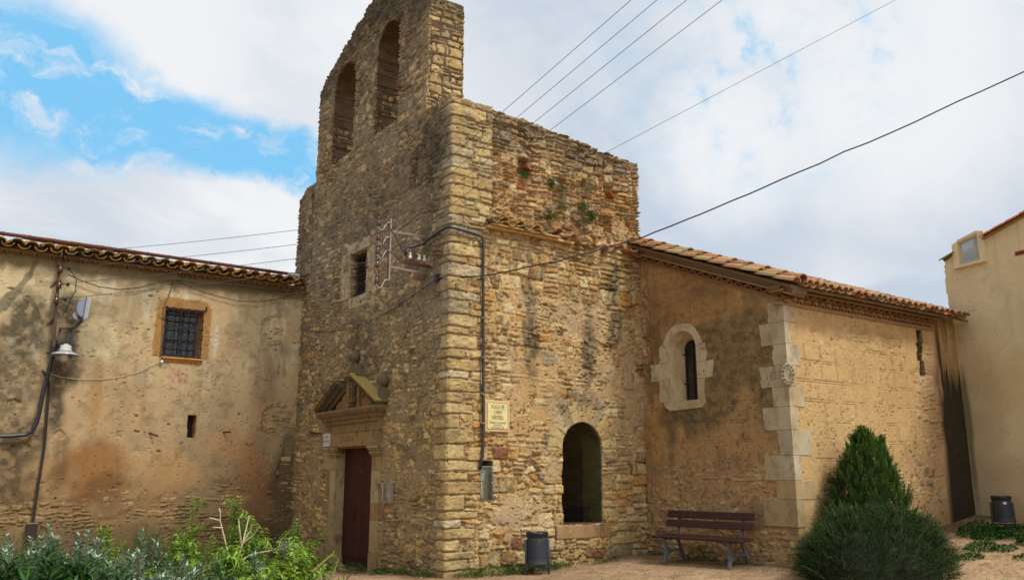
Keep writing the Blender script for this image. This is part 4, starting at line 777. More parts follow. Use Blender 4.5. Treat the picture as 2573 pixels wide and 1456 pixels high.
# genoise: projecting tile-end cornices along verge and eaves
def genoise(mb, a, b, out, n, r=.085, z=0, reach=.17):
    a, b, out = (np.array(q, float) for q in (a, b, out)); d = unit(b - a); up = unit(np.cross(out, d)); up = up if up[2] > 0 else -up; rr = np.random.default_rng(61)
    for i in range(n):
        p = lerp(a, b, (i + .5) / n); mb.col = tuple(lin((140, 106, 74)) * rr.uniform(.75, 1.1)); tile(mb, p - out * .06 + up * z, out, d, up, reach + .06 + rr.normal(0, .006), r, r, True, .018, 8)
mb = MB(); va, vb_ = np.array([4.60, .02, zt(.02) - .27]), np.array([4.60, -3.60, zt(-3.60) - .27])
genoise(mb, va, vb_, (-1, 0, 0), 17, .094, 0, .15)
mb.col = LT(142, 112, 80); up_ = unit((0, -sl_, 1.0)); out = np.array([-1., 0, 0])
mb.sweep([(-.1, -.05), (.05, -.05), (.05, 0), (-.1, 0)], va, vb_, out, up_); mb.col = LT(150, 118, 84); mb.sweep([(-.22, .088), (.18, .088), (.18, .120), (-.22, .120)], va, vb_ + np.array([0, -.12, -.05]), out, up_); mb.col = LT(116, 96, 72); mb.sweep([(-.22, .122), (.155, .122), (.185, .225), (-.22, .225)], va, vb_ + np.array([0, -.15, -.06]), out, up_)
mb.col = LT(120, 96, 70); mb.hexa([(4.66, .2, zt(.2) - .50), (4.95, .2, zt(.2) - .50), (4.95, -3.47, zt(-3.47) - .50), (4.66, -3.47, zt(-3.47) - .50), (4.66, .2, zt(.2) - .05), (4.95, .2, zt(.2) - .05), (4.95, -3.47, zt(-3.47) - .05), (4.66, -3.47, zt(-3.47) - .05)]); mb.build('verge_cornice', CLAY, church)
mb = MB(); a = np.array([4.5, -3.47, 4.545]); b = np.array([9.35, -3.47, 4.545]); out = np.array([0, -1., 0])
genoise(mb, a + np.array([.1, 0, .07]), b + np.array([0, 0, .07]), out, 24, .094, 0, .15); genoise(mb, a, b, out, 24, .07, 0, .08)
mb.col = LT(156, 126, 90); mb.sweep([(-.1, .155), (.19, .155), (.19, .185), (-.1, .185)], a - np.array([.12, 0, 0]), b + np.array([.05, 0, 0]), out, ZZ); mb.col = LT(112, 90, 68); mb.sweep([(-.1, .187), (.13, .187), (.20, .262), (-.1, .262)], a - np.array([.15, 0, 0]), np.array([9.40, -3.47, 4.545]), out, ZZ)
mb.col = LT(148, 116, 82); mb.sweep([(-.1, -.06), (.06, -.06), (.06, -.005), (-.1, -.005)], a - np.array([.02, 0, 0]), b, out, ZZ); mb.build('eave_cornice', CLAY, church)
# scraps of the old eaves left on the nave wall
mb = MB(); r_ = np.random.default_rng(71)
for i in range(7):
    x = .82 + i * .185; z = 6.155 - .006 * i; c = tuple(lin(TCL[r_.integers(6)]) * r_.uniform(.9, 1.2)); mb.col = c
    tile(mb, (x, .15, z + .12), unit((0, -1, -.22)), (1, 0, 0), (0, -.2, 1), .42 + r_.normal(0, .02), .085, .09, i % 2 == 1)
    if i % 2 == 1: tile(mb, (x, .15, z + .155), unit((0, -1, -.22)), (1, 0, 0), (0, -.2, 1), .36, .085, .09, True)
mb.col = LT(196, 160, 108); mb.box((.72, -.12, 6.045), (2.75, .12, 6.085)); mb.col = LT(186, 146, 98); mb.box((.78, -.19, 6.087), (2.35, .1, 6.118))
for i in range(9):
    x = 2.35 + i * .25; z = 6.10 + r_.normal(0, .015); mb.col = tuple(lin(TC[r_.integers(6)]) * r_.uniform(.8, 1.1)); tile(mb, (x, .10, z + .08), unit((r_.normal(0, .25), -1, -.15 + r_.normal(0, .1))), (1, .1 * r_.normal(), r_.normal(0, .12)), (0, -.2, 1), .34 + r_.normal(0, .04), .085, .10, r_.random() < .6)
mb.build('old_eave_tiles', TILE, church)
mb = MB()
for (x, z, a) in ((1.66, 7.455, .17), (3.80, 7.325, .15), (2.6, 7.31, .06)):
    mb = MB(LT(150, 84, 52)); tile(mb, (x, .1, z), unit((0.06, -1, -.10)), (1, 0, 0), (0, 0, 1), .1 + a, .13, .115, False, .018); mb.build('drain_tile', CLAY, church)

# ================================================================== DOORWAY, WINDOWS AND TRIM OF THE CHURCH
def FB(mb, y0, y1, z0, z1, o0, o1): mb.box((-o1, y0, z0), (-o0, y1, z1))
DS = [(176, 154, 112), (166, 138, 94), (158, 126, 82), (172, 152, 116)]
r_ = np.random.default_rng(81)
def dsc(k=1.0): return tuple(lin(DS[r_.integers(4)]) * r_.uniform(.72, .9) * k)
DZ = -.16
# jamb stones, flat outer part
for side, rows in ((1, ((-.35, .22, .70), (.225, .80, .44), (.805, 1.115, .72), (1.12, 1.735, .58), (1.74, 2.22, .80))), (-1, ((-.35, .16, .34), (.165, .82, .28), (.825, 1.10, .50), (1.105, 1.69, .27), (1.695, 2.17, .40)))):
    for (z0, z1, wdt) in rows:
        mb = MB(dsc()); yi = 4.42 if side > 0 else 2.66
        FB(mb, yi, yi + wdt if side > 0 else yi - wdt + .02, z0, z1, -.17, .022 + .006 * r_.random()); mb.build('jamb_stone', SMOOTHST, church, bevel=.008)
for side, (ya, yb) in ((1, (4.40, 4.66)), (-1, (2.38, 2.68))):
    mb = MB(dsc())
    for (z0, z1) in ((-.35, .20), (.203, .80), (.803, 1.11), (1.113, 1.72), (1.723, 1.99)): mb.col = dsc(); FB(mb, ya, yb, z0, z1, -.14, .085 if z0 > -.3 else .10)
    pil = mb.build('pilaster', SMOOTHST, church, bevel=.006)
    mb = MB(dsc(1.05))
    for (z0, z1, e) in ((1.993, 2.03, .02), (2.032, 2.10, .045), (2.102, 2.135, .07), (2.137, 2.19, .09)): FB(mb, ya - e, yb + e, z0, z1, -.02, .085 + e)
    mb.build('capital', SMOOTHST, pil, bevel=.006)
mb = MB(dsc()); FB(mb, 2.43, 4.76, 2.195, 2.475, -.16, .10); mb.col = tuple(lin((150, 116, 70)) * .8); FB(mb, 2.70, 4.36, 2.165, 2.195, -.16, .02); lint = mb.build('lintel', SMOOTHST, church, bevel=.008)
writing('1659', .15, (-.1005, 3.72, 2.345), (0, -1, 0), ZZ, .002, SMOOTHST, LT(128, 92, 50), lint, 'carved_date', 1.5)
mb = MB(tuple(lin((158, 128, 86)) * .75)); FB(mb, 2.40, 4.80, 2.48, 2.66, -.1, .085); mb.build('frieze', SMOOTHST, church, bevel=.006)
prof = [(0, 2.66), (.12, 2.66), (.13, 2.73), (.17, 2.75), (.18, 2.80), (.24, 2.84), (.28, 2.90), (.28, 2.945), (0, 2.965)]
def mould(mb, prof, ya, yb, ret=.13):        # profile runs along y, returned at both ends
    n = len(prof); rows = []
    for y, sgn in ((ya, -1), (yb, 1)):
        rows.append([(-.0, y + sgn * (o - .28) * 1.0, z) if False else (-o, y + sgn * (o - .28), z) for o, z in prof])
    v = rows[0] + rows[1]; f = [(i, i + 1, n + i + 1, n + i) for i in range(n - 1)]
    # returns back to the wall
    for k, base in ((0, 0), (1, n)):
        off = len(v); v += [(.03, p[1], p[2]) for p in rows[k]]; f += [(base + i, off + i, off + i + 1, base + i + 1) for i in range(n - 1)]
    mb.add(v, f)
mb = MB(tuple(lin((150, 128, 92)) * .66)); mould(mb, prof, 2.25, 5.15); mb.col = LT(70, 62, 48); mb.build('door_cornice', SMOOTHST, church)
# broken pediment: two raking pieces
def rake(ya, za, yb, zb, name, top):
    d = unit((0, yb - ya, zb - za)); up = np.array([0, -d[2], d[1]]); up = up if up[2] > 0 else -up; out = np.array([-1., 0, 0])
    mb = MB(tuple(lin((108, 98, 78)) * .62)); mb.sweep([(-.02, -.20), (.08, -.20), (.10, -.12), (.15, -.10), (.17, -.05), (.25, -.02), (.27, .03), (-.02, .045)], (0, ya, za), (0, yb, zb), out, up)
    o = mb.build(name, SMOOTHST, church)
    mb = MB(top); mb.sweep([(-.02, .047), (.285, .034), (.285, .062), (-.02, .075)], (0, ya - d[1] * .02, za - d[2] * .02), (0, yb + d[1] * .01, zb + d[2] * .01), out, up); mb.build('mossy_top', TILEL, o)
rake(5.22, 2.98, 4.16, 3.52, 'pediment', LT(96, 90, 66)); rake(2.24, 2.98, 3.46, 3.60, 'pediment', LT(150, 136, 92))
mb = MB(tuple(lin((164, 128, 82)) * .7)); FB(mb, 2.9, 4.6, 2.96, 3.16, -.05, .04); FB(mb, 3.3, 4.3, 3.16, 3.36, -.05, .04); FB(mb, 3.86, 3.99, 2.96, 3.46, -.05, .09); FB(mb, 3.36, 3.46, 2.96, 3.40, -.05, .09); mb.build('tympanum', SMOOTHST, church, bevel=.01)
mb = MB(tuple(lin((120, 104, 78)) * .75))      # worn carved figure in the little niche
rr_ = np.random.default_rng(4)
for i in range(9): z = 2.97 + i * .05; mb.lathe((-.07, 3.66 + .02 * math.sin(i * 1.7), z), [(.05 + .05 * abs(math.sin(i * 2.1 + .6)), 0), (.075 + .03 * rr_.random(), .035), (.05, .075)], 9)
mb.jit(.02, 5, 11); mb.build('niche_figure', STONE, church)
mb = MB(tuple(lin((132, 120, 94)) * .7)); FB(mb, 3.34, 4.02, 3.56, 3.60, -.05, .14); FB(mb, 3.28, 4.06, 3.60, 3.65, -.05, .19); ped = mb.build('finial_plinth', SMOOTHST, church, bevel=.008)
def finial(y, z, r, tall):
    mb = MB(tuple(lin((132, 120, 96)) * .62)); c = (-.10, y, z)
    mb.lathe(c, [(r * .5, -r * 1.25), (r * .34, -r * 1.05)] + [(r * math.sin(t), -r * math.cos(t)) for t in np.linspace(.35, math.pi - .05, 12)], 20); o = mb.build('ball_finial', STONE, church, True)
    mb = MB(tuple(lin((134, 118, 90)) * .65))
    if tall: mb.prism([(.02, y - .22, z - .37), (.02, y + .22, z - .37), (.02, y + .12, z - .18), (.02, y + .05, z - r * 1.1), (.02, y - .05, z - r * 1.1), (.02, y - .12, z - .18)], (-.15, 0, 0))
    else: FB(mb, y - .09, y + .09, z - .42, z - r * 1.15, -.03, .15)
    mb.jit(.008, 3, 14); mb.build('pedestal', STONE, o)
finial(3.62, 4.02, .12, True); finial(2.28, 3.42, .125, False); finial(4.98, 3.46, .125, False)
# door leaves
for (y0, y1) in ((3.545, 4.40), (2.68, 3.535)):
    mb = MB(LT(60, 26, 19)); n = 4
    for i in range(n):
        a, b = lerp(y0, y1, i / n), lerp(y0, y1, (i + 1) / n); mb.col = tuple(lin((60, 26, 19)) * r_.uniform(.8, 1.2)); FB(mb, a + .003, b - .003, .02, 2.24, -.18, -.14)
    mb.col = LT(48, 24, 21); FB(mb, y0, y1, DZ, .017, -.215, -.168); lf = mb.build('door_leaf', WOOD, church, bevel=.003)
    mb = MB(LT(30, 20, 18))
    for z in (.28, .72, 1.14, 1.55, 1.98):
        for i in range(6): mb.lathe((.18, lerp(y0 + .07, y1 - .07, i / 5), z), [(.016, 0), (.012, .010), (.002, .016)], 6, (-1, 0, 0))
    tag(mb.build('studs', RUST, lf), kind='stuff')
mb = MB(LT(60, 28, 20)); FB(mb, 3.505, 3.575, .02, 2.24, -.18, -.155); mb.build('meeting_strip', WOOD, church, bevel=.006)
mb = MB(LT(26, 20, 18)); mb.tube([(.14, 3.83 + .06 * math.sin(t), .85 + .09 * math.cos(t)) for t in np.linspace(0, 2 * math.pi, 17)], .011, 6); mb.lathe((.18, 3.83, .95), [(.03, 0), (.02, .03), (.005, .04)], 8, (-1, 0, 0)); mb.build('ring_handle', RUST, church)
mb = MB(LT(170, 150, 112)); FB(mb, 2.50, 4.60, -.30, DZ + .0, -.3, .20); mb.build('threshold', SMOOTHST, church, bevel=.02)
# facade window: stone frame, bars, pane
sf = [(2.0, 2.0)]
mb = MB(tuple(lin((196, 182, 150)) * .82)); FB(mb, 4.24, 4.70, 5.37, 6.34, -.15, .012); FB(mb, 3.04, 3.40, 5.34, 6.30, -.15, .014); FB(mb, 3.30, 4.40, 6.335, 6.58, -.15, .018); FB(mb, 3.28, 4.24, 5.11, 5.345, -.15, .016)
fwin2 = mb.build('facade_window', MARBLE, church, bevel=.012)
mb = MB(LT(60, 42, 34))
for i in range(4): y = 3.40 + .84 * (i + .5) / 4; mb.tube([(.12, y, 5.34), (.12, y, 6.34)], .011, 6)
for i in range(5): z = 5.44 + i * .20; mb.tube([(.10, 3.36, z), (.10, 4.28, z)], .013, 6)
mb.build('window_bars', RUST, fwin2)
mb = MB((.03, .03, .03)); mb.box((.22, 3.36, 5.3), (.235, 4.28, 6.38)); mb.build('pane', DGLASS, fwin2)
mb = MB(LT(54, 52, 48)); 
for (a, b) in (((.19, 3.37, 5.33), (.222, 3.44, 6.36)), ((.19, 4.2, 5.33), (.222, 4.27, 6.36)), ((.19, 3.78, 5.33), (.222, 3.84, 6.36)), ((.189, 3.44, 5.33), (.221, 4.2, 5.40)), ((.189, 3.44, 6.28), (.221, 4.2, 6.36))): mb.box(a, b)
mb.build('sash', WOOD, fwin2)
# arched opening in the nave: glass, steel foot rail, sill stones
def arch_poly(u0, u1, z0, top, n=18):
    r = (u1 - u0) / 2; c = (u0 + u1) / 2; return [(u0, z0), (u1, z0)] + [(c + r * math.cos(t), top - r + r * math.sin(t)) for t in np.linspace(0, math.pi, n)]
mb = MB((.5, .5, .5)); mb.prism([(u, .045, z) for u, z in arch_poly(2.46, 3.46, .76, 2.62)], (0, .008, 0)); gp = mb.build('glass_panel', GLASS, church)
mb = MB(LT(84, 44, 40)); mb.box((2.47, .03, .735), (3.45, .075, .775)); mb.build('foot_rail', PAINT, gp)
mb = MB(tuple(lin((170, 140, 98)) * .72)); mb.box((2.30, -.045, .50), (3.32, .6, .735)); mb.build('opening_sill', SMOOTHST, church, bevel=.02)
mb = MB(tuple(lin((160, 122, 84)) * .72)); mb.box((3.33, -.04, .50), (3.75, .4, .76)); mb.build('sill_stone', SMOOTHST, church, bevel=.02)
mb = MB(LT(60, 70, 40))
for i in range(9): t = rr_.uniform(-1, 1); mb.tube([(2.75, .45, .75), (2.75 + .10 * t, .42, 1.0), (2.75 + .30 * t, .38, 1.12 + .1 * rr_.random())], [.006, .004, .001], 4)
tag(mb.build('potted_grass', LEAF), 'few thin grass blades growing inside the glazed arched opening', 'plant')
mb = MB(LT(112, 104, 82)); r9 = np.random.default_rng(12)
for j in range(11):
    z0 = .72 + j * .165; x1 = 3.47 + .05 * r9.random(); mb.col = tuple(lin((150, 150, 126)) * r9.uniform(.5, .8)); mb.box((x1, .12 + .02 * r9.random(), z0), (x1 + .25, .42, z0 + .158)); mb.col = tuple(lin((90, 80, 64)) * r9.uniform(.25, .4)); mb.box((x1 - .015, .425, z0 - .04), (x1 + .3, 1.2, z0 + .12))  # deeper stones coloured much darker, painting in the shade of the recess
mb.jit(.012, 9, 12); mb.build('jamb_stones_inside', STONE, church, bevel=.012)

# chapel: white marble corner stones with the date, window surround
K_ = 2573 / 4096
def z8(x, y): return ((2450 + x / 1.71294) * K_, (850 + y / 1.71294) * K_)
def zb(x, y): return ((3050 + x / 2.02772) * K_, (1600 + y / 2.02772) * K_)
ej = [z8(1155, 600), z8(1166, 743), z8(1180, 897), z8(1190, 1040), z8(1200, 1187), z8(1208, 1325), zb(222, 140), zb(235, 238), zb(246, 445), zb(264, 650), zb(272, 805), zb(290, 1030)]
ez_ = [ony(X, Y, CH[1])[2] for X, Y in ej]
ez_ = [ez_[0]] + ez_[1:6] + ez_[7:]            # joint heights, top to bottom
fl = [z8(1068, 660), z8(1017, 830), z8(1107, 960), z8(1024, 1120), z8(1108, 1260), zb(18, 140), zb(140, 340), zb(30, 550), zb(130, 720), zb(20, 910)]
sr = [z8(1230, 660), z8(1205, 830), z8(1264, 970), z8(1243, 1110), z8(1297, 1260), zb(270, 140), zb(378, 340), zb(298, 550), zb(410, 720), zb(327, 910)]
QB = []
for i in range(10):
    zt_, zb_ = ez_[i] - .002, ez_[i + 1] + .002; yl = onx(*fl[i], CH[0])[1]; xr = ony(*sr[i], CH[1])[0]; r9 = np.random.default_rng(300 + i)
    mb = MB(tuple(lin((198, 184, 154) if i < 8 else (190, 162, 116)) * r9.uniform(.70, .82))); nz_ = 6
    xo, yo = CH[0] - .044, CH[1] - .044
    zz_ = np.linspace(zb_, zt_, nz_ + 1); v = []; f = []
    for k in range(nz_ + 1):                      # ragged inner ends
        jy, jx = r9.normal(0, .014), r9.normal(0, .012)
        v += [(CH[0] + .1, yl + jy, zz_[k]), (xo, yl + jy, zz_[k]), (xo, yo, zz_[k]), (xr + jx, yo, zz_[k]), (xr + jx, CH[1] + .1, zz_[k])]
    for k in range(nz_):
        for q in range(4): f.append((k * 5 + q, k * 5 + q + 1, (k + 1) * 5 + q + 1, (k + 1) * 5 + q))
    f.append((4, 3, 2, 1, 0)); f.append(tuple(nz_ * 5 + q for q in range(5))); mb.add(v, f)
    o = mb.build('corner_stone', MARBLE, church, bevel=.006); QB.append((o, yl, xr, zb_, zt_))
o, yl, xr, zb_, zt_ = QB[3]; zc = (zb_ + zt_) / 2
writing('1627', .19, (CH[0] - .0445, yl - .27, zc + .01), (0, -1, 0), ZZ, .002, SMOOTHST, LT(150, 128, 88), o, 'carved_date', .92)
mb = MB(tuple(lin((196, 184, 156)) * .72)); cc = np.array([CH[0] - .05, CH[1] - .05, zc + .01]); da = unit((-1, -1, 0)); ds_ = unit((1, -1, 0))      # oval cartouche set across the corner
def ov(a, ru, rz, o=0.0): return cc + ds_ * (ru * math.cos(a)) + ZZ * (rz * math.sin(a)) + da * o
mb.tube([ov(t, .062, .120, .02) for t in np.linspace(0, 2 * math.pi, 25)], .012, 6)
mb.prism([ov(t, .060, .118, -.03) for t in np.linspace(0, 2 * math.pi, 24, endpoint=False)], da * .045)
for k in range(14):
    a = 2 * math.pi * k / 14; p = ov(a, .088, .165, .005); R_ = .024 if k % 2 else .031
    mb.tube([p + (ds_ * math.cos(t) + ZZ * math.sin(t)) * R_ * (1 - t / 9.5) + da * (.004 * t) for t in np.linspace(0, 8.5, 18)], .011, 5)
    mb.lathe(p - da * .02, [(R_, 0), (R_ * .8, .02), (.004, .03)], 8, da)
mb.prism([ov(t, .105, .185, -.05) for t in np.linspace(0, 2 * math.pi, 24, endpoint=False)], da * .045); mb.build('cartouche', SMOOTHST, o)
# chapel window surround
W0, W1, WB, WT = -1.47, -.75, 3.0, 4.36; wr = (W1 - W0) / 2; wc = (W0 + W1) / 2; wsp = WT - wr
def surr(name, poly, dep=.035, colr=(206, 190, 156)):
    mb = MB(tuple(lin(colr) * r_.uniform(.72, .84))); mb.prism([(CH[0] + .1, y, z) for y, z in poly], (-(.1 + dep), 0, 0)); return mb.build(name, MARBLE, church, bevel=.006)
def wob(a, b, n=4, s=1):
    q = np.random.default_rng(s); return [(lerp(a[0], b[0], t) + q.normal(0, .012), lerp(a[1], b[1], t)) for t in np.linspace(0, 1, n)]
surr('window_surround', wob((-.47, 3.02), (-.47, 3.44), 5, 1) + [(W1, 3.44), (W1, 3.02)]); surr('window_surround', wob((-.26, 3.445), (-.24, 3.78), 5, 2) + [(W1, 3.78), (W1, 3.445)]); surr('window_surround', wob((-.50, 3.785), (-.50, 4.10), 5, 3) + [(-.55, 4.13), (-.60, 4.16), (W1, 4.02), (W1, 3.785)])
surr('window_surround', [(W0, 3.02), (W0, 3.40)] + wob((-1.66, 3.40), (-1.64, 3.02), 5, 4)); surr('window_surround', [(W0, 3.405), (W0, 3.72)] + wob((-1.88, 3.72), (-1.86, 3.405), 5, 5)); surr('window_surround', [(W0, 3.725), (W0, 4.02)] + wob((-1.72, 4.06), (-1.73, 3.725), 5, 6))
surr('window_surround', [(wc + wr * math.cos(t), wsp + wr * math.sin(t)) for t in np.linspace(.06, math.pi - .06, 16)] + [(wc + (wr + .16 + .02 * math.sin(9 * t)) * math.cos(t), wsp + .02 + (wr + .13 + .015 * math.sin(7 * t)) * math.sin(t)) for t in np.linspace(math.pi - .10, .22, 16)])
surr('window_sill', [(-.58, 3.015), (-1.66, 3.015), (-1.66, 2.94), (-1.58, 2.86), (-.75, 2.84), (-.62, 2.92)], .048)
# splayed reveal narrowing to an iron casement
mb = MB(tuple(lin((204, 184, 146)) * .78)); n = 20; ts = np.linspace(0, math.pi, n); xi_ = CH[0] + .26; iw = .17; ic = -1.13
outer = [(CH[0] - .033, W1 + .001, WB)] + [(CH[0] - .033, wc + wr * math.cos(t), wsp + wr * math.sin(t)) for t in ts] + [(CH[0] - .033, W0 - .001, WB)]
inner = [(xi_, ic + iw, WB + .03)] + [(xi_, ic + iw * math.cos(t), 4.02 + iw * math.sin(t)) for t in ts] + [(xi_, ic - iw, WB + .03)]
m = len(outer); mb.add(outer + inner, [(i, i + 1, m + i + 1, m + i) for i in range(m - 1)] + [(0, m, 2 * m - 1, m - 1)]); rv = mb.build('window_reveal', MARBLE, church)
mb = MB(LT(46, 38, 36)); pth = [(xi_ - .03, ic + .165, WB + .05)] + [(xi_ - .03, ic + .165 * math.cos(t), 4.02 + .165 * math.sin(t)) for t in ts] + [(xi_ - .03, ic - .165, WB + .05), (xi_ - .03, ic + .165, WB + .05)]
mb.tube(pth, .018, 6); mb.tube([(xi_ - .03, ic - .03, WB + .05), (xi_ - .03, ic - .03, 4.17)], .012, 6); cas = mb.build('casement', RUST, church)
mb = MB((.02, .02, .02)); mb.prism([(xi_ - .02, ic + .165, WB + .04)] + [(xi_ - .02, ic + .165 * math.cos(t), 4.02 + .165 * math.sin(t)) for t in ts] + [(xi_ - .02, ic - .165, WB + .04)], (.01, 0, 0)); mb.build('pane', DGLASS, cas)
for z in (3.35, 3.92): mb = MB(LT(50, 36, 30)); mb.box((xi_ - .06, ic + .17, z), (xi_ - .02, ic + .23, z + .025)); mb.build('hinge', RUST, cas)
mb = MB(tuple(lin((150, 120, 84)) * .6)); mb.box((4.9, -3.1, -.2), (10.2, 3.2, 4.45)); mb.build('chapel_core', STONE, church)

# ================================================================== THINGS FIXED TO THE WALLS
DARK = LT(38, 38, 42)
def sag(a, b, s, n=14): a = np.array(a, float); b = np.array(b, float); return [lerp(a, b, t) - ZZ * (4 * s * t * (1 - t)) for t in np.linspace(0, 1, n)]
def cable(pts, r, label, group=None, col=DARK, name='cable', cat='cable', n=5):
    mb = MB(col); mb.tube(pts, r, n); return tag(mb.build(name, PLASTIC), label, cat, group)
def insulator(mbs, c, s=1.0, ax=(0, 0, 1)):     # brown porcelain pin insulator
    mbs.lathe(c, [(.034 * s, -.075 * s), (.040 * s, -.07 * s), (.040 * s, -.035 * s), (.034 * s, -.02 * s), (.034 * s, .02 * s), (.024 * s, .03 * s), (.024 * s, .045 * s), (.032 * s, .055 * s), (.028 * s, .085 * s), (.012 * s, .095 * s)], 12, ax)
# --- iron bracket with five insulators standing out from the front
br = thing('insulator_bracket', 'weathered iron bracket carrying five brown insulators, standing out beside the facade window', 'bracket', (0, .83, 5.6))
PX = -.78; py_ = .80
mb = MB(LT(142, 128, 116)); mb.box((PX - .012, py_ - .02, 5.02), (PX + .016, py_ + .03, 6.16)); mb.col = LT(86, 72, 64); mb.box((PX - .02, py_ + .032, 5.02), (PX + .02, py_ + .042, 6.16)); mb.build('post', RUST, br)
for (z0, z1) in ((5.93, 5.95), (5.27, 5.25)):
    mb = MB(LT(132, 112, 102)); mb.bar((PX + .02, py_, z0), (.03, py_ + .03, z1), .03, .045); mb.build('arm', RUST, br)
IZ = [6.08, 5.81, 5.56, 5.31, 5.02]; IP = []
for i, z in enumerate(IZ):
    x = -1.0; mb = MB(LT(68, 42, 38)); insulator(mb, (x, .84, z), 1.0); o = mb.build('insulator', CERAMIC, br, True); IP.append(np.array([x, .84, z + .035]))
    mb = MB(LT(176, 168, 152) if i != 3 else LT(96, 48, 38)); mb.tube([(x, .84, z - .05), (x + .005, .84, z - .11), (x + .05, .84, z - .155), (x + .10, .83, z - .13), (x + .125, .82, z - .05), (x + .15, .81, z + .0), (x + .21, .80, z + .01)], .010, 6); mb.build('hook', PAINT, o, True)
# --- small rusty arm with three white insulators
wb = thing('small_bracket', 'short rusty arm with three white porcelain insulators near the tower corner', 'bracket', (0, .7, 5.4))
a, b = np.array([-.40, .86, 5.42]), np.array([.02, .70, 5.36]); mb = MB(LT(84, 44, 28)); mb.bar(a, b, .04, .05); mb.build('arm', RUST, wb)
for t in (.13, .50, .72):
    p = lerp(a, b, t) + ZZ * .13; mb = MB(LT(196, 192, 182)); mb.lathe(p, [(.030, -.055), (.034, -.05), (.034, .0), (.018, .012), (.018, .02), (.026, .03), (.024, .055), (.008, .065)], 12); o = mb.build('insulator', CERAMIC, wb, True)
    mb = MB(LT(96, 56, 40)); mb.tube([p - ZZ * .12, p - ZZ * .05], .008, 5); mb.build('pin', RUST, o)
# --- thick conduit from the bracket round the corner and down to the meter
pts = [(-.42, .84, 5.55), (-.45, .84, 5.63), (-.42, .83, 5.70), (-.33, .82, 5.71), (-.10, .80, 5.80), (-.07, .70, 5.85), (-.07, .40, 5.90), (-.075, .12, 5.93), (-.06, -.05, 5.93), (.06, -.075, 5.92), (.30, -.07, 5.90), (.56, -.07, 5.87), (.63, -.07, 5.84), (.66, -.07, 5.76), (.665, -.065, 5.2), (.675, -.065, 4.0), (.685, -.065, 2.9), (.685, -.065, 2.1), (.675, -.07, 1.95), (.64, -.06, 1.83), (.66, -.02, 1.74)]

mb = MB(LT(48, 48, 54)); mb.tube(pts, .026, 8); cond = thing('conduit_pipe', 'black cable conduit bent round the tower corner and running down to the meter box', 'pipe', (.67, -.06, 2.0)); mb.build('pipe', PLASTIC, cond, True)
for z in (5.1, 4.35, 3.65, 3.0, 2.5): mb = MB(LT(120, 116, 108)); mb.box((.635, -.098, z), (.72, -.02, z + .022)); mb.build('clip', RUST, cond)
# --- meter box in its recess
mt = thing('meter_box', 'grey electricity meter box with a clear cover, let into the nave wall', 'meter box', (.80, 0, 1.5))
mb = MB(LT(128, 122, 102)); mb.box((.685, .10, 1.215), (.92, .12, 1.775)); mb.box((.672, .0, 1.205), (.690, .12, 1.785)); mb.box((.915, .0, 1.205), (.933, .12, 1.785)); mb.box((.690, .0, 1.205), (.915, .12, 1.222)); mb.box((.690, .0, 1.768), (.915, .12, 1.785)); mb.build('case', PLASTIC, mt, bevel=.004)
mb = MB(LT(176, 168, 132)); mb.box((.695, .085, 1.24), (.80, .10, 1.56)); mb.build('back_panel', PLASTIC, mt)
mb = MB(LT(190, 186, 190)); mb.hexa([(.70, .05, 1.53), (.79, .05, 1.53), (.79, .098, 1.53), (.70, .098, 1.53), (.705, .05, 1.72), (.805, .05, 1.72), (.805, .098, 1.72), (.705, .098, 1.72)]); me_ = mb.build('meter', PLASTIC, mt, bevel=.008)
mb = MB(LT(70, 76, 66)); mb.box((.728, .046, 1.675), (.778, .05, 1.70)); mb.build('display', PLASTIC, me_)
for x in (.738, .768): mb = MB(LT(60, 56, 60)); mb.lathe((x, .05, 1.645), [(.006, 0), (.004, .004)], 8, (0, -1, 0)); mb.build('button', PLASTIC, me_)
for (z0, z1) in ((1.39, 1.48), (1.31, 1.37)): mb = MB(LT(226, 220, 196)); mb.box((.705, .078, z0), (.765, .084, z1)); mb.build('label_card', PAPER, mt)
mb = MB((.5, .5, .5)); mb.box((.676, -.012, 1.21), (.929, -.004, 1.78)); mb.build('cover', NGLASS, mt)
for (x, z) in ((.918, 1.765), (.918, 1.50), (.688, 1.50)): mb = MB(LT(200, 200, 196)); mb.lathe((x, -.012, z), [(.012, 0), (.008, .008)], 8, (0, -1, 0)); mb.build('screw', PAINT, mt)
# --- ceramic street sign
sg = thing('street_sign', 'cream ceramic tile street sign with brown lettering on the nave wall', 'sign', (1.0, -.04, 2.64))
SX0, SX1, SZ0, SZ1, SY = .775, 1.225, 2.415, 2.885, -.052
mb = MB(LT(196, 164, 120)); mb.box((SX0 - .035, -.046, SZ0 - .045), (SX1 + .035, .05, SZ1 + .04)); mb.jit(.008, 3); mb.build('mortar_bed', PLASTER, sg, bevel=.01)
mb = MB(LT(214, 196, 130))
for i in range(3):
    for j in range(3):
        xa, xb = lerp(SX0, SX1, i / 3), lerp(SX0, SX1, (i + 1) / 3); za, zb2 = lerp(SZ0, SZ1, j / 3), lerp(SZ0, SZ1, (j + 1) / 3); mb.col = tuple(lin((206, 190, 126)) * (1 + .03 * ((i * 3 + j * 5) % 4 - 1.5))); mb.box((xa + .001, SY, za + .001), (xb - .001, -.04, zb2 - .001))
mb.build('tiles', CERAMIC, sg)
mb = MB(LT(70, 42, 40)); e = .006
for (a, b) in (((SX0 + .006, SZ0 + .006), (SX1 - .006, SZ0 + .006 + e)), ((SX0 + .006, SZ1 - .006 - e), (SX1 - .006, SZ1 - .006)), ((SX0 + .006, SZ0 + .013), (SX0 + .006 + e, SZ1 - .013)), ((SX1 - .006 - e, SZ0 + .013), (SX1 - .006, SZ1 - .013))): mb.box((a[0], SY - .002, a[1]), (b[0], SY + .001, b[1]))
mb.build('border', CERAMIC, sg)
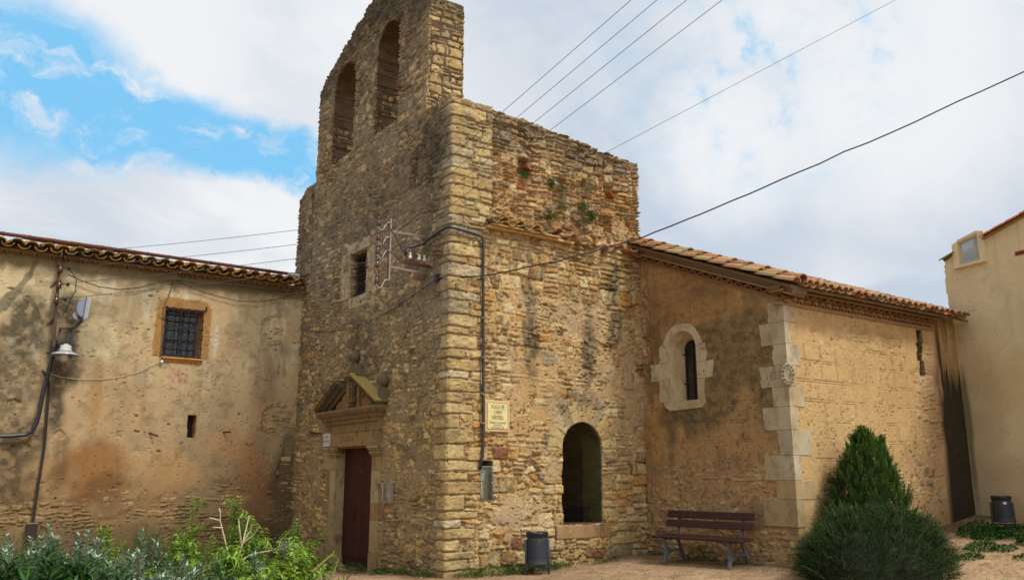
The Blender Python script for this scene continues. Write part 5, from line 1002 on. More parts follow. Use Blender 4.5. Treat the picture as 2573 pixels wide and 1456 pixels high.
INK = LT(64, 42, 34)
for (t, s_, z, sx_, sh, x_) in (('PLAÇA DE', .098, .387, .62, 0, .5), ("L'ABAT", .085, .297, .62, 0, .52), ('SABORELL', .096, .205, .60, 0, .5), ('Fundador del monestir', .058, .118, .66, .25, .5), ('de Sant Pau', .054, .075, .66, .25, .5), ('de Fontclara.  s.IX', .054, .033, .66, .25, .5)):
    writing(t, s_, (lerp(SX0, SX1, x_), SY - .0015, SZ0 + z), (1, 0, 0), ZZ, .0008, CERAMIC, INK, sg, 'lettering', sx_, 'CENTER', sh)
# --- notice box right of the door, little name plate left of it, paper on the door
nb = thing('notice_box', 'small aluminium notice case with a printed sheet, right of the church door', 'notice box', (-.03, 2.0, 1.3))
y0, y1, z0, z1 = 1.84, 2.17, 1.145, 1.50
mb = MB((.6, .6, .6)); 
for (a, b) in (((-.10, y0, z0), (-.02, y0 + .022, z1)), ((-.10, y1 - .022, z0), (-.02, y1, z1)), ((-.10, y0 + .022, z0), (-.02, y1 - .022, z0 + .02)), ((-.10, y0 + .022, z1 - .02), (-.02, y1 - .022, z1)), ((-.035, y0 + .02, z0 + .02), (-.021, y1 - .02, z1 - .02))): mb.box(a, b)
mb.build('case', ALU, nb, bevel=.002)
mb = MB(LT(222, 216, 214)); mb.box((-.042, y0 + .03, z0 + .03), (-.0355, y1 - .075, z1 - .03)); sh_ = mb.build('notice', PAPER, nb)
yc = (y0 + .03 + y1 - .075) / 2
for (t, s_, z, c_) in (('Parròquia', .028, z1 - .085, LT(180, 70, 76)), ('MISSES', .020, z1 - .115, LT(70, 60, 70)), ('Dissabtes', .018, z1 - .15, LT(120, 70, 80)), ('Diumenges', .018, z1 - .19, LT(120, 70, 80)), ('Festes', .018, z1 - .225, LT(70, 60, 70)), ('Horari', .018, z1 - .26, LT(120, 70, 80)), ('Telèfon', .018, z1 - .295, LT(70, 60, 70))): writing(t, s_, (-.0428, yc, z), (0, -1, 0), ZZ, .0004, PAPER, c_, sh_, 'lettering', 1.1)
mb = MB(LT(176, 36, 44)); mb.prism([(-.043, yc - .018, z1 - .035), (-.043, yc + .018, z1 - .035), (-.043, yc + .018, z1 - .055), (-.043, yc, z1 - .07), (-.043, yc - .018, z1 - .055)], (.0006, 0, 0)); mb.build('red_crest', PAPER, sh_)
mb = MB(LT(176, 36, 44)); mb.prism([(-.043, y1 - .115, z0 + .09), (-.043, y1 - .085, z0 + .09), (-.043, y1 - .085, z0 + .06), (-.043, y1 - .10, z0 + .045), (-.043, y1 - .115, z0 + .06)], (.0006, 0, 0)); mb.build('red_crest', PAPER, sh_)
mb = MB((.5, .5, .5)); mb.box((-.098, y0 + .02, z0 + .018), (-.094, y1 - .02, z1 - .018)); mb.build('cover', NGLASS, nb)
npl = thing('name_plate', 'small white plate with two lines of dark lettering beside the door lintel', 'sign', (-.11, 4.78, 2.36))
mb = MB(LT(196, 192, 188)); mb.box((-.125, 4.66, 2.225), (-.10, 5.0, 2.50)); mb.build('plate', CERAMIC, npl, bevel=.004)
writing('IGLESIA', .062, (-.1255, 4.83, 2.425), (0, -1, 0), ZZ, .0006, CERAMIC, LT(70, 70, 96), npl, 'lettering', .95); writing('PARROQUIAL', .062, (-.1255, 4.83, 2.33), (0, -1, 0), ZZ, .0006, CERAMIC, LT(70, 70, 96), npl, 'lettering', .86)
mb = MB(LT(206, 204, 204)); mb.box((.128, 2.73, 1.15), (.139, 2.90, 1.36)); tag(mb.build('paper_sheet', PAPER), 'plain white paper sheet pinned to the right leaf of the red church door', 'paper')
# --- iron hooks in a row left of the doorway
mb = MB(LT(40, 34, 32)); mb.bar((-.03, 5.35, 2.52), (-.03, 6.05, 2.58), .012, .02)
for i in range(5): y = 5.45 + i * .13; mb.tube([(-.03, y, 2.54), (-.09, y, 2.53), (-.10, y, 2.49), (-.07, y, 2.47)], .007, 5)
tag(mb.build('hook_rail', RUST), 'thin dark iron rail with hooks on the stone left of the doorway', 'hook rail')
# --- cable anchor near the corner
mb = MB(LT(40, 40, 44)); mb.box((-.09, .33, 5.0), (.03, .40, 5.14)); mb.tube([(-.08, .37, 4.98), (-.10, .30, 4.86), (-.08, .22, 4.80), (-.08, .28, 4.92), (-.09, .36, 5.02)], .007, 5); tag(mb.build('cable_anchor', PLASTIC), 'small black cable anchor with a loop of spare cable on the facade by the corner', 'anchor')
AN = np.array([-.08, .36, 5.06])

# --- mast on the farmhouse wall
my = 6.83
mast = thing('wall_mast', 'rusty iron wall mast with four brown insulators on the farmhouse', 'mast', (-5.3, my, 5.2))
top_, bot_ = ony(152, 628, my), ony(134, 872, my)
mb = MB(LT(84, 64, 52)); mb.bar(top_, bot_, .06, .06, (0, 1, 0)); mb.build('post', RUST, mast)
for (X, Y) in ((146, 700), (138, 795)): p = ony(X, Y, my); mb = MB(LT(98, 60, 44)); mb.prism([p, p + np.array([-.02, .22, -.02]), p + np.array([-.18, .20, -.26])], (.02, 0, 0)); mb.build('brace', RUST, mast)
MI = []
for (X, Y) in ((154, 640), (151, 676), (148, 716), (141, 754)):
    p = ony(X, Y, my - .05); mb = MB(LT(74, 44, 40)); mb.lathe(p, [(.04, -.07), (.05, -.065), (.05, .04), (.036, .05), (.036, .062), (.046, .07), (.04, .10), (.01, .105)], 12); o = mb.build('insulator', CERAMIC, mast, True); MI.append(p + np.array([.05, -.02, .04]))
    mb = MB(LT(30, 30, 32)); q = p + np.array([.16, -.02, .03]); mb.tube([p + np.array([.04, 0, .03]), q], .008, 5); mb.lathe(q + np.array([0, 0, -.035]), [(.02, 0), (.034, .02), (.034, .05), (.018, .07)], 8); mb.build('clamp', PLASTIC, o)
# --- conduits and pipes on the farmhouse
cable([ony(X, Y, my) for X, Y in ((134, 870), (131, 900), (118, 950), (108, 985), (98, 1040), (92, 1062), (80, 1082), (64, 1091), (30, 1094), (-40, 1095))], .040, 'thick black conduit running down from the wall mast and bending off left', None, LT(36, 38, 44), 'conduit_pipe', 'pipe', 8)
cable([ony(X, Y, 6.90) for X, Y in ((106, 930), (116, 945), (123, 960), (122, 990), (112, 1120), (96, 1220), (82, 1318))], .024, 'thin brown pipe running down the farmhouse wall into a small iron box', None, LT(40, 37, 38), 'drain_pipe', 'pipe', 8)
p = ony(81, 1322, 6.88); mb = MB(LT(56, 38, 34)); mb.box(p + np.array([-.09, -.04, -.25]), p + np.array([.09, .08, .05])); mb.col = LT(120, 110, 92); mb.box(p + np.array([-.10, -.05, .052]), p + np.array([.10, .1, .075])); tag(mb.build('junction_box', RUST), 'small reddish iron box at the foot of the thin pipe on the farmhouse', 'box')
# --- street lamp with enamel shade and floodlight above
lp = thing('wall_lamp', 'wall lamp with white enamel cap, wide metal shade and wire cage on the farmhouse', 'lamp', tuple(ony(164, 880, 6.6)))
c = ony(164, 885, 6.6)
mb = MB(LT(176, 174, 168)); mb.lathe(c, [(.006, .175), (.05, .172), (.055, .15), (.10, .145), (.108, .06), (.125, .055), (.125, .02), (.10, .01)], 20); mb.build('cap', CERAMIC, lp, True)
mb = MB(LT(160, 164, 168)); mb.lathe(c, [(.10, .015), (.16, .01), (.235, -.025), (.262, -.05), (.26, -.056), (.15, -.015), (.09, -.01)], 28, caps=False); mb.build('shade', CERAMIC, lp, True)
mb = MB(LT(214, 208, 190)); mb.lathe(c, [(.075, -.01), (.078, -.10), (.06, -.155), (.02, -.17)], 16); mb.build('glass_bowl', CERAMIC, lp, True)
mb = MB(LT(170, 172, 172))
for k in range(6): t = k * math.pi / 3; mb.tube([c + np.array([math.cos(t) * r, math.sin(t) * r, z]) for r, z in ((.10, -.02), (.098, -.13), (.06, -.185), (.0, -.19))], .006, 5)
mb.tube([c + np.array([math.cos(t) * .10, math.sin(t) * .10, -.12]) for t in np.linspace(0, 2 * math.pi, 17)], .006, 5); mb.build('wire_cage', PAINT, lp)
br_p = ony(164, 866, 6.6); mb = MB(LT(52, 54, 56))
mb.bar(br_p + np.array([-.16, .36, .02]), br_p + np.array([.02, .0, .02]), .05, .05); mb.bar(br_p + np.array([-.05, .0, .02]), br_p + np.array([.16, .0, .03]), .05, .03); mb.box(br_p + np.array([-.22, .28, -.10]), br_p + np.array([-.10, .41, .12])); mb.tube([br_p + np.array([-.06, .01, .03]), br_p + np.array([-.03, .0, .09]), br_p + np.array([.03, .0, .09]), br_p + np.array([.06, .01, .03])], .008, 5)
mb.build('lamp_bracket', PAINT, lp)
fl_ = thing('floodlight', 'grey floodlight seen from the side on a dark frame above the wall lamp', 'floodlight', tuple(ony(200, 770, 6.55)))
f0 = ony(206, 775, 6.55); ax_ = unit(ony(222, 745, 6.55) - ony(213, 798, 6.55)); nn_ = unit(np.cross(ax_, (0, 1, 0))); nn_ = nn_ if nn_[0] > 0 else -nn_
mb = MB(LT(150, 156, 166)); mb.obox(f0 + nn_ * .055, ax_ * .25, np.array([0, .20, 0]), nn_ * .022); mb.col = LT(172, 176, 184); mb.obox(f0 + nn_ * .095, ax_ * .21, np.array([0, .17, 0]), nn_ * .018); mb.build('front_frame', PAINT, fl_, bevel=.006)
mb = MB(LT(124, 132, 146)); pol = [f0 + nn_ * .03 + ax_ * (.20 * math.cos(t)) - nn_ * (.15 * math.sin(t)) for t in np.linspace(0, math.pi, 14)]; mb.prism([p + np.array([0, -.15, 0]) for p in pol], (0, .30, 0)); mb.build('housing', PAINT, fl_, bevel=.01)
mb = MB(LT(128, 134, 144)); pol = [f0 - nn_ * .06 - ax_ * .17 + ax_ * (.09 * math.cos(t)) - nn_ * (.10 * math.sin(t)) for t in np.linspace(0, math.pi, 10)]; mb.prism([p + np.array([0, -.09, 0]) for p in pol], (0, .18, 0)); mb.build('control_box', PAINT, fl_, bevel=.008)
mb = MB(LT(46, 48, 50)); q0 = ony(208, 802, 6.6); q1 = ony(186, 825, 6.62); mb.bar(q0, q1, .05, .05); v0, v1 = ony(183, 822, 6.64), ony(176, 900, 6.64); mb.bar(v0, v1, .04, .05, (0, 1, 0)); h0, h1 = ony(148, 824, 6.7), ony(184, 826, 6.7); mb.bar(h0, h1, .03, .04); mb.bar(h0 + np.array([.05, 0, 0]), h0 + np.array([.05, .3, 0]), .03, .03); mb.bar(v0, v0 + np.array([0, .38, 0]), .03, .03); mb.bar(v1 + ZZ * .03, v1 + np.array([0, .38, .03]), .03, .03)
for X in (153, 172): mb.tube([ony(X, 827, 6.7), ony(X - 3, 872, 6.68)], .007, 5)
mb.build('frame', PAINT, fl_)

# ------------------------------------------------------------------ cables
MSL = ['topmost', 'second from top', 'third from top', 'lowest']
for i in range(4): cable(sag(MI[i], IP[i] + np.array([-.03, 0, 0]), .05, 16), .005, '%s thin bare wire from farmhouse mast to facade bracket' % MSL[i], 'wires between mast and facade bracket', LT(70, 70, 74), 'wire', 'wire', 4)
for i, X in enumerate((1586, 1651, 1726, 1815)):
    b = hit(X, 0, (0, -6, 0), (0, 1, 0)); a = IP[i]; cable([lerp(a, b, t) for t in np.linspace(0, 1.9, 12)], .005, '%s of four parallel wires rising from the bracket over the nave' % ['leftmost', 'second from left', 'third from left', 'rightmost'][i], 'wires rising over the nave', LT(58, 60, 68), 'wire', 'wire', 4)
a = lerp(np.array([-.34, .84, 5.55]), np.array([0, 0, 0]), 0); b = hit(2250, 0, (0, -4, 0), (0, 1, 0)); cable([lerp(a, b, t) for t in np.linspace(0, 1.6, 14)], .0045, 'single thin wire climbing alone from the white insulators to the upper right', None, LT(70, 72, 80), 'wire', 'wire', 4)
b = hit(2573, 180, (0, -6.5, 0), (0, 1, 0)); mid = [AN, hit(1230, 690, (0, -.35, 0), (0, 1, 0)), hit(1400, 655, (0, -1.2, 0), (0, 1, 0)), hit(1605, 600, (0, -2.0, 0), (0, 1, 0)), hit(1800, 522, (0, -2.9, 0), (0, 1, 0)), hit(2000, 435, (0, -3.9, 0), (0, 1, 0)), hit(2300, 305, (0, -5.2, 0), (0, 1, 0)), b]
r7 = np.random.default_rng(17); P_ = []
for i in range(len(mid) - 1):
    for t in np.linspace(0, 1, 6)[:-1]: P_.append(lerp(mid[i], mid[i + 1], t) + ZZ * r7.normal(0, .006))
P_.append(b + (b - mid[-2]) * .8); cable(P_, .013, 'thick twisted black cable sagging from the facade anchor across the nave to the right edge', None, LT(34, 34, 40), 'cable', 'cable', 6)
cable([AN, onx(1080, 712, -.06), onx(1000, 768, -.06), onx(930, 808, -.06), onx(880, 824, -.05), onx(820, 835, -.05), onx(760, 828, -.05), onx(751, 822, -.05), onx(752, 742, -.06)], .009, 'black cable looping low across the facade from the corner anchor to the farmhouse eaves', None, LT(40, 38, 40))
cable([ony(X, Y, 6.88) for X, Y in ((170, 688), (200, 703), (250, 720), (300, 727), (350, 722), (400, 708), (435, 702), (460, 705), (520, 715), (590, 717), (660, 727), (735, 733))], .011, 'black cable slung under the farmhouse eaves from the mast to the tower', 'cables under the eaves', LT(36, 36, 40))
cable([ony(X, Y, 6.90) for X, Y in ((440, 702), (480, 722), (540, 742), (600, 756), (660, 757), (710, 748), (738, 738))], .009, 'second black cable hanging in a lower loop under the eaves above the barred window', 'cables under the eaves', LT(36, 36, 40))
cable([ony(X, Y, 6.93) for X, Y in ((436, 704), (425, 740), (412, 770), (410, 800), (407, 860), (403, 896))], .008, 'thin dark wire dropping from the eaves down the left side of the barred window', None, LT(56, 50, 46), 'wire', 'wire')
cable([ony(X, Y, 6.95) for X, Y in ((118, 935), (150, 946), (200, 953), (250, 953), (300, 947), (350, 934), (400, 910))], .007, 'thin pale cord hanging in a shallow curve across the farmhouse wall under the window', None, LT(176, 166, 140), 'cord', 'cord')
p = ony(406, 908, 6.93); mb = MB(LT(210, 208, 200)); mb.lathe(p, [(.02, 0), (.032, .01), (.032, .03), (.012, .04)], 10, (0, -1, 0)); tag(mb.build('white_insulator', CERAMIC), 'tiny white round insulator below the left corner of the window sill', 'insulator')
cable([onx(X, Y, -.04) for X, Y in ((786, 466), (785, 560), (783, 640), (780, 695))], .006, 'thin dark lightning wire running down the left edge of the tower front', None, LT(60, 56, 54), 'wire', 'wire')
cable([np.array(q) for q in (MI[1] + np.array([.12, 0, -.02]), ony(192, 700, 6.8), ony(190, 730, 6.8), ony(175, 755, 6.8), ony(165, 780, 6.8), ony(150, 800, 6.8), ony(140, 772, 6.8), ony(136, 800, 6.8))], .010, 'tangled black leads hanging in loops beside the wall mast', None, LT(32, 32, 36))
cable([IP[0] + np.array([.10, -.02, .03]), (-.72, .74, 5.85), (-.52, .82, 5.62), (-.44, .84, 5.52), (-.43, .84, 5.56)], .009, 'black lead dropping from the top insulator of the bracket into the conduit', 'leads at the facade bracket', LT(34, 34, 36))
cable([IP[2] + np.array([.10, -.02, .03]), (-.70, .76, 5.47), (-.55, .80, 5.39), (-.44, .84, 5.38), (-.42, .84, 5.52)], .009, 'black lead looping from the third insulator of the bracket into the conduit', 'leads at the facade bracket', LT(34, 34, 36))

# ================================================================== BENCH AND BINS
def gz(x, y): return float(ground_z(np.array([x]), np.array([y]))[0])
bp = np.array([3.98, -1.98]); bench = thing('park_bench', 'park bench with dark red wooden slats and grey iron legs against the chapel wall', 'bench', (bp[0], bp[1], gz(*bp)), math.radians(-90 + 9.5))
def BW(mb, pts): return pts
bench_loc = np.array(bench.location)
def bpart(name, mb, mat, bev=0.0):      # built in bench space: x along the seat, y towards the back, z up
    o = mesh_obj(name, np.array(mb.v), mb.f, mb.c, mat, bench, False, False, bev); return o
BWD = [(58, 30, 24), (52, 27, 22), (62, 32, 26)]
for i in range(3):
    mb = MB(LT(*BWD[i])); y = -.22 + i * .155; mb.box((-.88, y - .066, .425 + .012 * i), (.88, y + .066, .463 + .012 * i)); bpart('seat_slat', mb, WOOD, .010)
for i, z in enumerate((.60, .755)):
    mb = MB(LT(*BWD[i])); mb.hexa([(-.88, .150 + i * .05, z), (.88, .150 + i * .05, z), (.88, .188 + i * .05, z), (-.88, .188 + i * .05, z), (-.88, .188 + i * .05, z + .125), (.88, .188 + i * .05, z + .125), (.88, .226 + i * .05, z + .125), (-.88, .226 + i * .05, z + .125)]); bpart('back_slat', mb, WOOD, .014)
for s in (-.64, .64):
    mb = MB(LT(88, 90, 98)); wd_ = .045
    def strap(pts, wds): 
        for k in range(len(pts) - 1):
            (ya, za), (yb, zb_) = pts[k], pts[k + 1]; d = unit((0, yb - ya, zb_ - za)); n_ = np.array([0, -d[2], d[1]]); t0, t1 = wds[k], wds[k + 1]
            a = np.array([s, ya, za]); b = np.array([s, yb, zb_]); w2 = np.array([wd_ / 2, 0, 0]); mb.hexa([a - w2 - n_ * t0, a + w2 - n_ * t0, a + w2 + n_ * t0, a - w2 + n_ * t0, b - w2 - n_ * t1, b + w2 - n_ * t1, b + w2 + n_ * t1, b - w2 + n_ * t1])
    strap([(-.26, 0), (-.225, .10), (-.205, .20), (-.21, .30), (-.245, .40), (-.26, .422)], [.028, .024, .022, .02, .02, .018]); strap([(.36, 0), (.30, .12), (.235, .25), (.18, .38), (.17, .43)], [.03, .028, .02, .02, .018])
    strap([(-.26, .41), (-.05, .405), (.12, .425), (.18, .44)], [.016, .016, .016, .016]); strap([(.16, .42), (.21, .60), (.285, .86)], [.018, .016, .014]); strap([(-.215, .12), (-.08, .19), (.08, .22), (.22, .20), (.27, .16)], [.014, .013, .012, .013, .014]); bpart('iron_frame', mb, PAINT)
def make_bin(label, x, y, rz, scale, sticker):
    t = thing('litter_bin', label, 'litter bin', (x, y, gz(x, y)), rz, 'grey cylindrical litter bins'); t.scale = (scale,) * 3
    G = LT(54, 59, 66)
    def part(name, mb, mat, par=None, smooth=False, bev=0.0): return mesh_obj(name, np.array(mb.v), mb.f, mb.c, mat, par or t, smooth, False, bev)
    mb = MB(G); mb.lathe((0, 0, 0), [(.172, .165), (.178, .17), (.178, .20), (.175, .205), (.175, .60), (.178, .605), (.178, .66), (.170, .66), (.165, .3), (.16, .17)], 32, caps=True); body = part('drum', mb, PAINT)
    mb = MB(LT(46, 51, 58))
    for k in range(26):
        for q in range(2): tt = 2 * math.pi * (k + .5 * q) / 26
    mb.lathe((0, 0, 0), [(.1785, .27), (.1795, .272), (.1795, .56), (.1785, .562)], 32, caps=False); part('perforated_band', mb, PAINT, body)
    mb = MB(LT(26, 27, 30)); mb.lathe((0, 0, 0), [(.179, .60), (.184, .61), (.185, .645), (.190, .665), (.186, .685), (.165, .68), (.155, .62), (.14, .4)], 32, caps=False); mb.jit(.008, 6, 14); part('bin_liner', mb, PLASTIC, body, True)
    for s in (-1, 1):
        mb = MB(LT(66, 73, 80)); mb.lathe((s * .20, 0, 0), [(.019, -.05), (.019, .555), (.012, .562), (.002, .563)], 12); part('post', mb, PAINT, None, True)
    mb = MB(G); mb.box((-.2, -.012, .11), (.2, .012, .14)); part('crossbar', mb, PAINT)
    if sticker:
        mb = MB(LT(206, 204, 198)); 
        for k in range(4): a0_ = -math.pi / 2 + .10 + k * .09; a1_ = a0_ + .09; mb.prism([(math.cos(a0_) * .1815, math.sin(a0_) * .1815, .53), (math.cos(a1_) * .1815, math.sin(a1_) * .1815, .53), (math.cos(a1_) * .1815, math.sin(a1_) * .1815, .57), (math.cos(a0_) * .1815, math.sin(a0_) * .1815, .57)], (0, -.0015, 0))
        part('sticker', mb, PAPER, body)
    return t
make_bin('dark grey round litter bin with a black bag, standing by the arched opening', 1.44, -.60, math.radians(-20), 1.0, False)
p2 = CAM + (RT * (2512 - CX) + FH * (FL / math.cos(PITCH) * 1.0)) / math.hypot(2512 - CX, FL) * 0; 
u2 = ray(2508, 1190); u2 = u2 / np.hypot(u2[0], u2[1]); p2 = CAM + u2 * 18.3
make_bin('dark grey round litter bin with a white sticker, standing in front of the beige house', p2[0], p2[1], math.radians(-62), .90, True)

# ================================================================== PLANTS
def nrmz(v): return v / np.maximum(np.linalg.norm(v, axis=-1, keepdims=True), 1e-9)
def leaves(pos, d, n, Lg, W, droop=.25, fold=.18):
    """lance-shaped leaves: two folded quads each; returns verts and faces"""
    d = nrmz(d); s = nrmz(np.cross(d, n)); n = np.cross(s, d); Lg = np.asarray(Lg)[:, None]; W = np.asarray(W)[:, None]; N = len(pos); dz = np.array([0, 0, -1.0])
    m = pos + d * Lg * .48 + n * (-fold * W); l = pos + d * Lg * .42 - s * W / 2 + n * fold * W; r = pos + d * Lg * .42 + s * W / 2 + n * fold * W; t = pos + d * Lg * .97 + dz * (droop * Lg)
    V = np.stack([pos, l, t, m, r], 1).reshape(-1, 3); o = np.arange(N)[:, None] * 5
    return V, np.concatenate([o + np.array([[0, 3, 2, 1]]), o + np.array([[0, 4, 2, 3]])], 0)
def at(X, dist):       # plan position in the direction of a survey column, at a distance from the camera
    u = ray(X, HOR); u = u / np.hypot(u[0], u[1]); return CAM[0] + u[0] * dist, CAM[1] + u[1] * dist
def zat(Y, dist, X=None):
    k = 1.0 if X is None else 2167.0 / math.hypot(2167.0, X - CX)
    return CAM[2] + (HOR - Y) / 2167.0 * dist * k
def leafy(name, parent, V, F, C, mat): return mesh_obj(name, V, F, C, mat, parent)
def bend_stem(base, top, sagx, n=9):
    base = np.array(base, float); top = np.array(top, float); t = np.linspace(0, 1, n)[:, None]; side = np.array([top[0] - base[0], top[1] - base[1], 0]) * sagx
    return base + (top - base) * t + side * (t * t - t) * 1.0
def shrub(label, X, dist, Ytop, spread, nst, seed, group, kind='verbena', cat='shrub', lfrom=.3):
    r = np.random.default_rng(seed); x, y = at(X, dist); z0 = gz(x, y); H = zat(Ytop, dist, X) - z0
    t = thing({'verbena': 'leafy_shrub', 'sage': 'sage_bush', 'dark': 'lance_leaf_bush', 'broom': 'broom_tuft', 'lavender': 'lavender_clump'}[kind], label, cat, (x, y, z0), 0, group)
    P, D, N, L_, W_, C = [], [], [], [], [], []; sm = MB(LT(92, 78, 52) if kind != 'broom' else LT(70, 84, 44))
    nst = int(nst * {'verbena': 1.5, 'sage': 1.7, 'dark': 2.2, 'broom': 1.3, 'lavender': 1.3}[kind]); spread *= {'verbena': 1.35, 'sage': 1.25, 'dark': 1.3, 'broom': 1.0, 'lavender': 1.1}[kind]; shoots = []
    for i in range(nst):
        a = r.uniform(0, 2 * math.pi); rad = spread * math.sqrt(r.uniform(.02, 1)); h = H * (1 - .42 * (rad / spread) ** 1.6) * r.uniform(.72, 1.0)
        if i == 0: h, rad = H, spread * .12
        b = np.array([x + .25 * rad * math.cos(a), y + .25 * rad * math.sin(a), z0 - .05]); tp = np.array([x + rad * math.cos(a), y + rad * math.sin(a), z0 + h]); S = bend_stem(b, tp, .9, 10); shoots.append((S, b, tp, lfrom))
        if kind in ('verbena', 'dark'):
            for _ in range(4 if kind == 'verbena' else 3):
                q0 = r.integers(3, 9); aa = r.uniform(0, 6.28); ln = r.uniform(.14, .30); s0 = S[q0]; s1 = s0 + np.array([math.cos(aa) * ln * .75, math.sin(aa) * ln * .75, ln * r.uniform(.35, .9)]); s1[2] = min(s1[2], z0 + H * .99); shoots.append((bend_stem(s0, s1, .6, 10), s0, s1, .15))
    for (S, b, tp, lfrom) in shoots:
        sm.tube(S, [.007 * (1 - .75 * k / 9) for k in range(10)], 4, False)
        sp = {'verbena': .034, 'sage': .022, 'dark': .028, 'broom': .02, 'lavender': .03}[kind]; Ls = np.linalg.norm(tp - b); nn = max(4, int(Ls * (1 - lfrom) / sp)); per = {'verbena': 3, 'sage': 3, 'dark': 3, 'broom': 2, 'lavender': 2}[kind]
        for k in range(nn):
            u = lfrom + (1 - lfrom) * (k + .5) / nn; p = np.array([np.interp(u, np.linspace(0, 1, 10), S[:, q]) for q in range(3)]); ax = unit(S[min(9, int(u * 9) + 1)] - S[int(u * 9)]); e1, e2 = frame(ax); off = r.uniform(0, 6.28); tip = (u - lfrom) / (1 - lfrom)
            for q in range(per):
                th = off + q * 2 * math.pi / per + r.normal(0, .25); o = e1 * math.cos(th) + e2 * math.sin(th)
                el = {'verbena': .12 + .55 * tip, 'sage': .3 + .55 * tip, 'dark': .75, 'broom': 2.2, 'lavender': 1.2}[kind]
                dd = o + ax * el + r.normal(0, .12, 3); P.append(p); D.append(dd); N.append(ax * 1.0 + r.normal(0, .1, 3)); g = r.uniform(.75, 1.25)
                if kind == 'verbena': L_.append(r.uniform(.085, .135) * (1.05 - .35 * tip)); W_.append(.024 * r.uniform(.8, 1.2)); c = lerp(lin((50, 86, 32)), lin((134, 164, 52)), min(1, max(0, tip * 1.15 - .1 + r.normal(0, .12))))
                elif kind == 'sage': L_.append(r.uniform(.05, .082)); W_.append(.026 * r.uniform(.8, 1.25)); c = lerp(lin((84, 104, 82)), lin((150, 168, 146)), min(1, max(0, tip * .9 + r.normal(0, .2))))
                elif kind == 'dark': L_.append(r.uniform(.10, .165)); W_.append(.026 * r.uniform(.8, 1.2)); c = lerp(lin((26, 52, 24)), lin((70, 108, 46)), r.uniform(0, 1) ** 1.6)
                elif kind == 'broom': L_.append(r.uniform(.06, .12)); W_.append(.004); c = lerp(lin((58, 80, 36)), lin((108, 128, 66)), r.uniform(0, 1))
                else: L_.append(r.uniform(.03, .05)); W_.append(.005); c = lin((112, 122, 104))
                C.append(c * g)
        if kind == 'lavender':      # faded flower spikes
            for k in range(14): p = tp + np.array([0, 0, .004 * k]) ; P.append(p); D.append(np.append(r.normal(0, 1, 2), .5)); N.append([0, 0, 1]); L_.append(.012); W_.append(.008); C.append(lin((118, 112, 122)) * r.uniform(.7, 1.2))
    V, F = leaves(np.array(P), np.array(D), np.array(N), np.array(L_), np.array(W_), {'verbena': .34, 'sage': .02, 'dark': .06, 'broom': 0, 'lavender': 0}[kind])
    leafy('foliage', t, V, F, np.repeat(np.array(C), 5, 0), {'verbena': LEAF, 'sage': SILVER, 'dark': LEAF, 'broom': NEEDLE, 'lavender': NEEDLE}[kind]); sm.build('stems', TWIG, t)
    return t
GV, GS, GD = 'bright green shrubs in the flower bed', 'silvery sage bushes in the flower bed', 'dark lance-leaved bushes in the front of the bed'
for (lab, X, d, Y, sp, n, s) in (('tall bright green leafy shrub before the farmhouse wall, just left of pale bare twigs', 615, 10.6, 1244, .30, 13, 1), ('bright green leafy shrub with arching shoots directly left of the church doorway', 758, 10.8, 1300, .34, 17, 2),
        ('slender green leafy shrub standing behind the sage, under the slit window', 487, 11.2, 1250, .22, 7, 3), ('bushy bright green shrub in the foreground below the bare twigs', 585, 9.2, 1362, .34, 20, 4),
        ('dense bright green shrub in the foreground between bare twigs and doorway', 700, 9.4, 1378, .34, 20, 5), ('lone low sprig of fresh green leaves on the gravel before the door', 846, 9.6, 1422, .10, 4, 6), ('yellow-green shoots among the lavender at the left of the bed', 290, 10.6, 1316, .16, 7, 7), ('low bright green shrub filling the gap between sage bushes', 470, 9.9, 1352, .30, 12, 8)):
    shrub(lab, X, d, Y, sp, n, s, GV)
for (lab, X, d, Y, sp, n, s) in (('silvery sage bush at the far left edge below the thin pipe', 30, 10.6, 1338, .42, 30, 21), ('silvery sage bush with tall pale shoots in front of the iron box', 150, 10.8, 1314, .40, 30, 22), ('silvery sage bush in the middle of the bed beside the lavender', 238, 10.3, 1328, .38, 30, 23), ('silvery sage bush right of the yellow-green shoots', 380, 10.2, 1328, .36, 30, 24), ('large silvery sage bush in the foreground left of the bare twigs', 470, 9.2, 1388, .46, 46, 25), ('silvery sage bush low in the foreground beside the dark bushes', 370, 8.8, 1388, .38, 34, 26), ('small silvery sage bush at the foot of the pale bare twigs', 655, 10.0, 1382, .26, 20, 27), ('small silvery sage bush close behind the green shrubs near the farmhouse wall', 600, 11.2, 1362, .22, 14, 28)):
    shrub(lab, X, d, Y, sp, n, s, GS, 'sage', 'bush', .25)
for (lab, X, d, Y, sp, n, s) in (('dark green lance-leaved bush in the bottom left corner', 25, 7.6, 1402, .42, 34, 41), ('dark green lance-leaved bush second from the left edge along the bottom', 135, 7.8, 1386, .40, 34, 42), ('dark green lance-leaved bush third from the left edge along the bottom', 240, 7.8, 1408, .38, 32, 43), ('dark green lance-leaved bush at the right end of the dark row', 330, 7.6, 1444, .30, 24, 44)):
    shrub(lab, X, d, Y, sp, n, s, GD, 'dark', 'bush', .2)
for (lab, X, d, Y, sp, n, s) in (('wispy green broom tuft at the far left behind the sage', 70, 11.6, 1330, .30, 60, 51), ('wispy green broom tuft behind the sage, right of the yellow-green shoots', 385, 11.8, 1306, .40, 90, 52), ('dark wispy broom tuft on the far left beside the iron box', 112, 11.4, 1318, .16, 40, 53)):
    shrub(lab, X, d, Y, sp, n, s, 'broom tufts in the bed', 'broom', 'plant', .1)
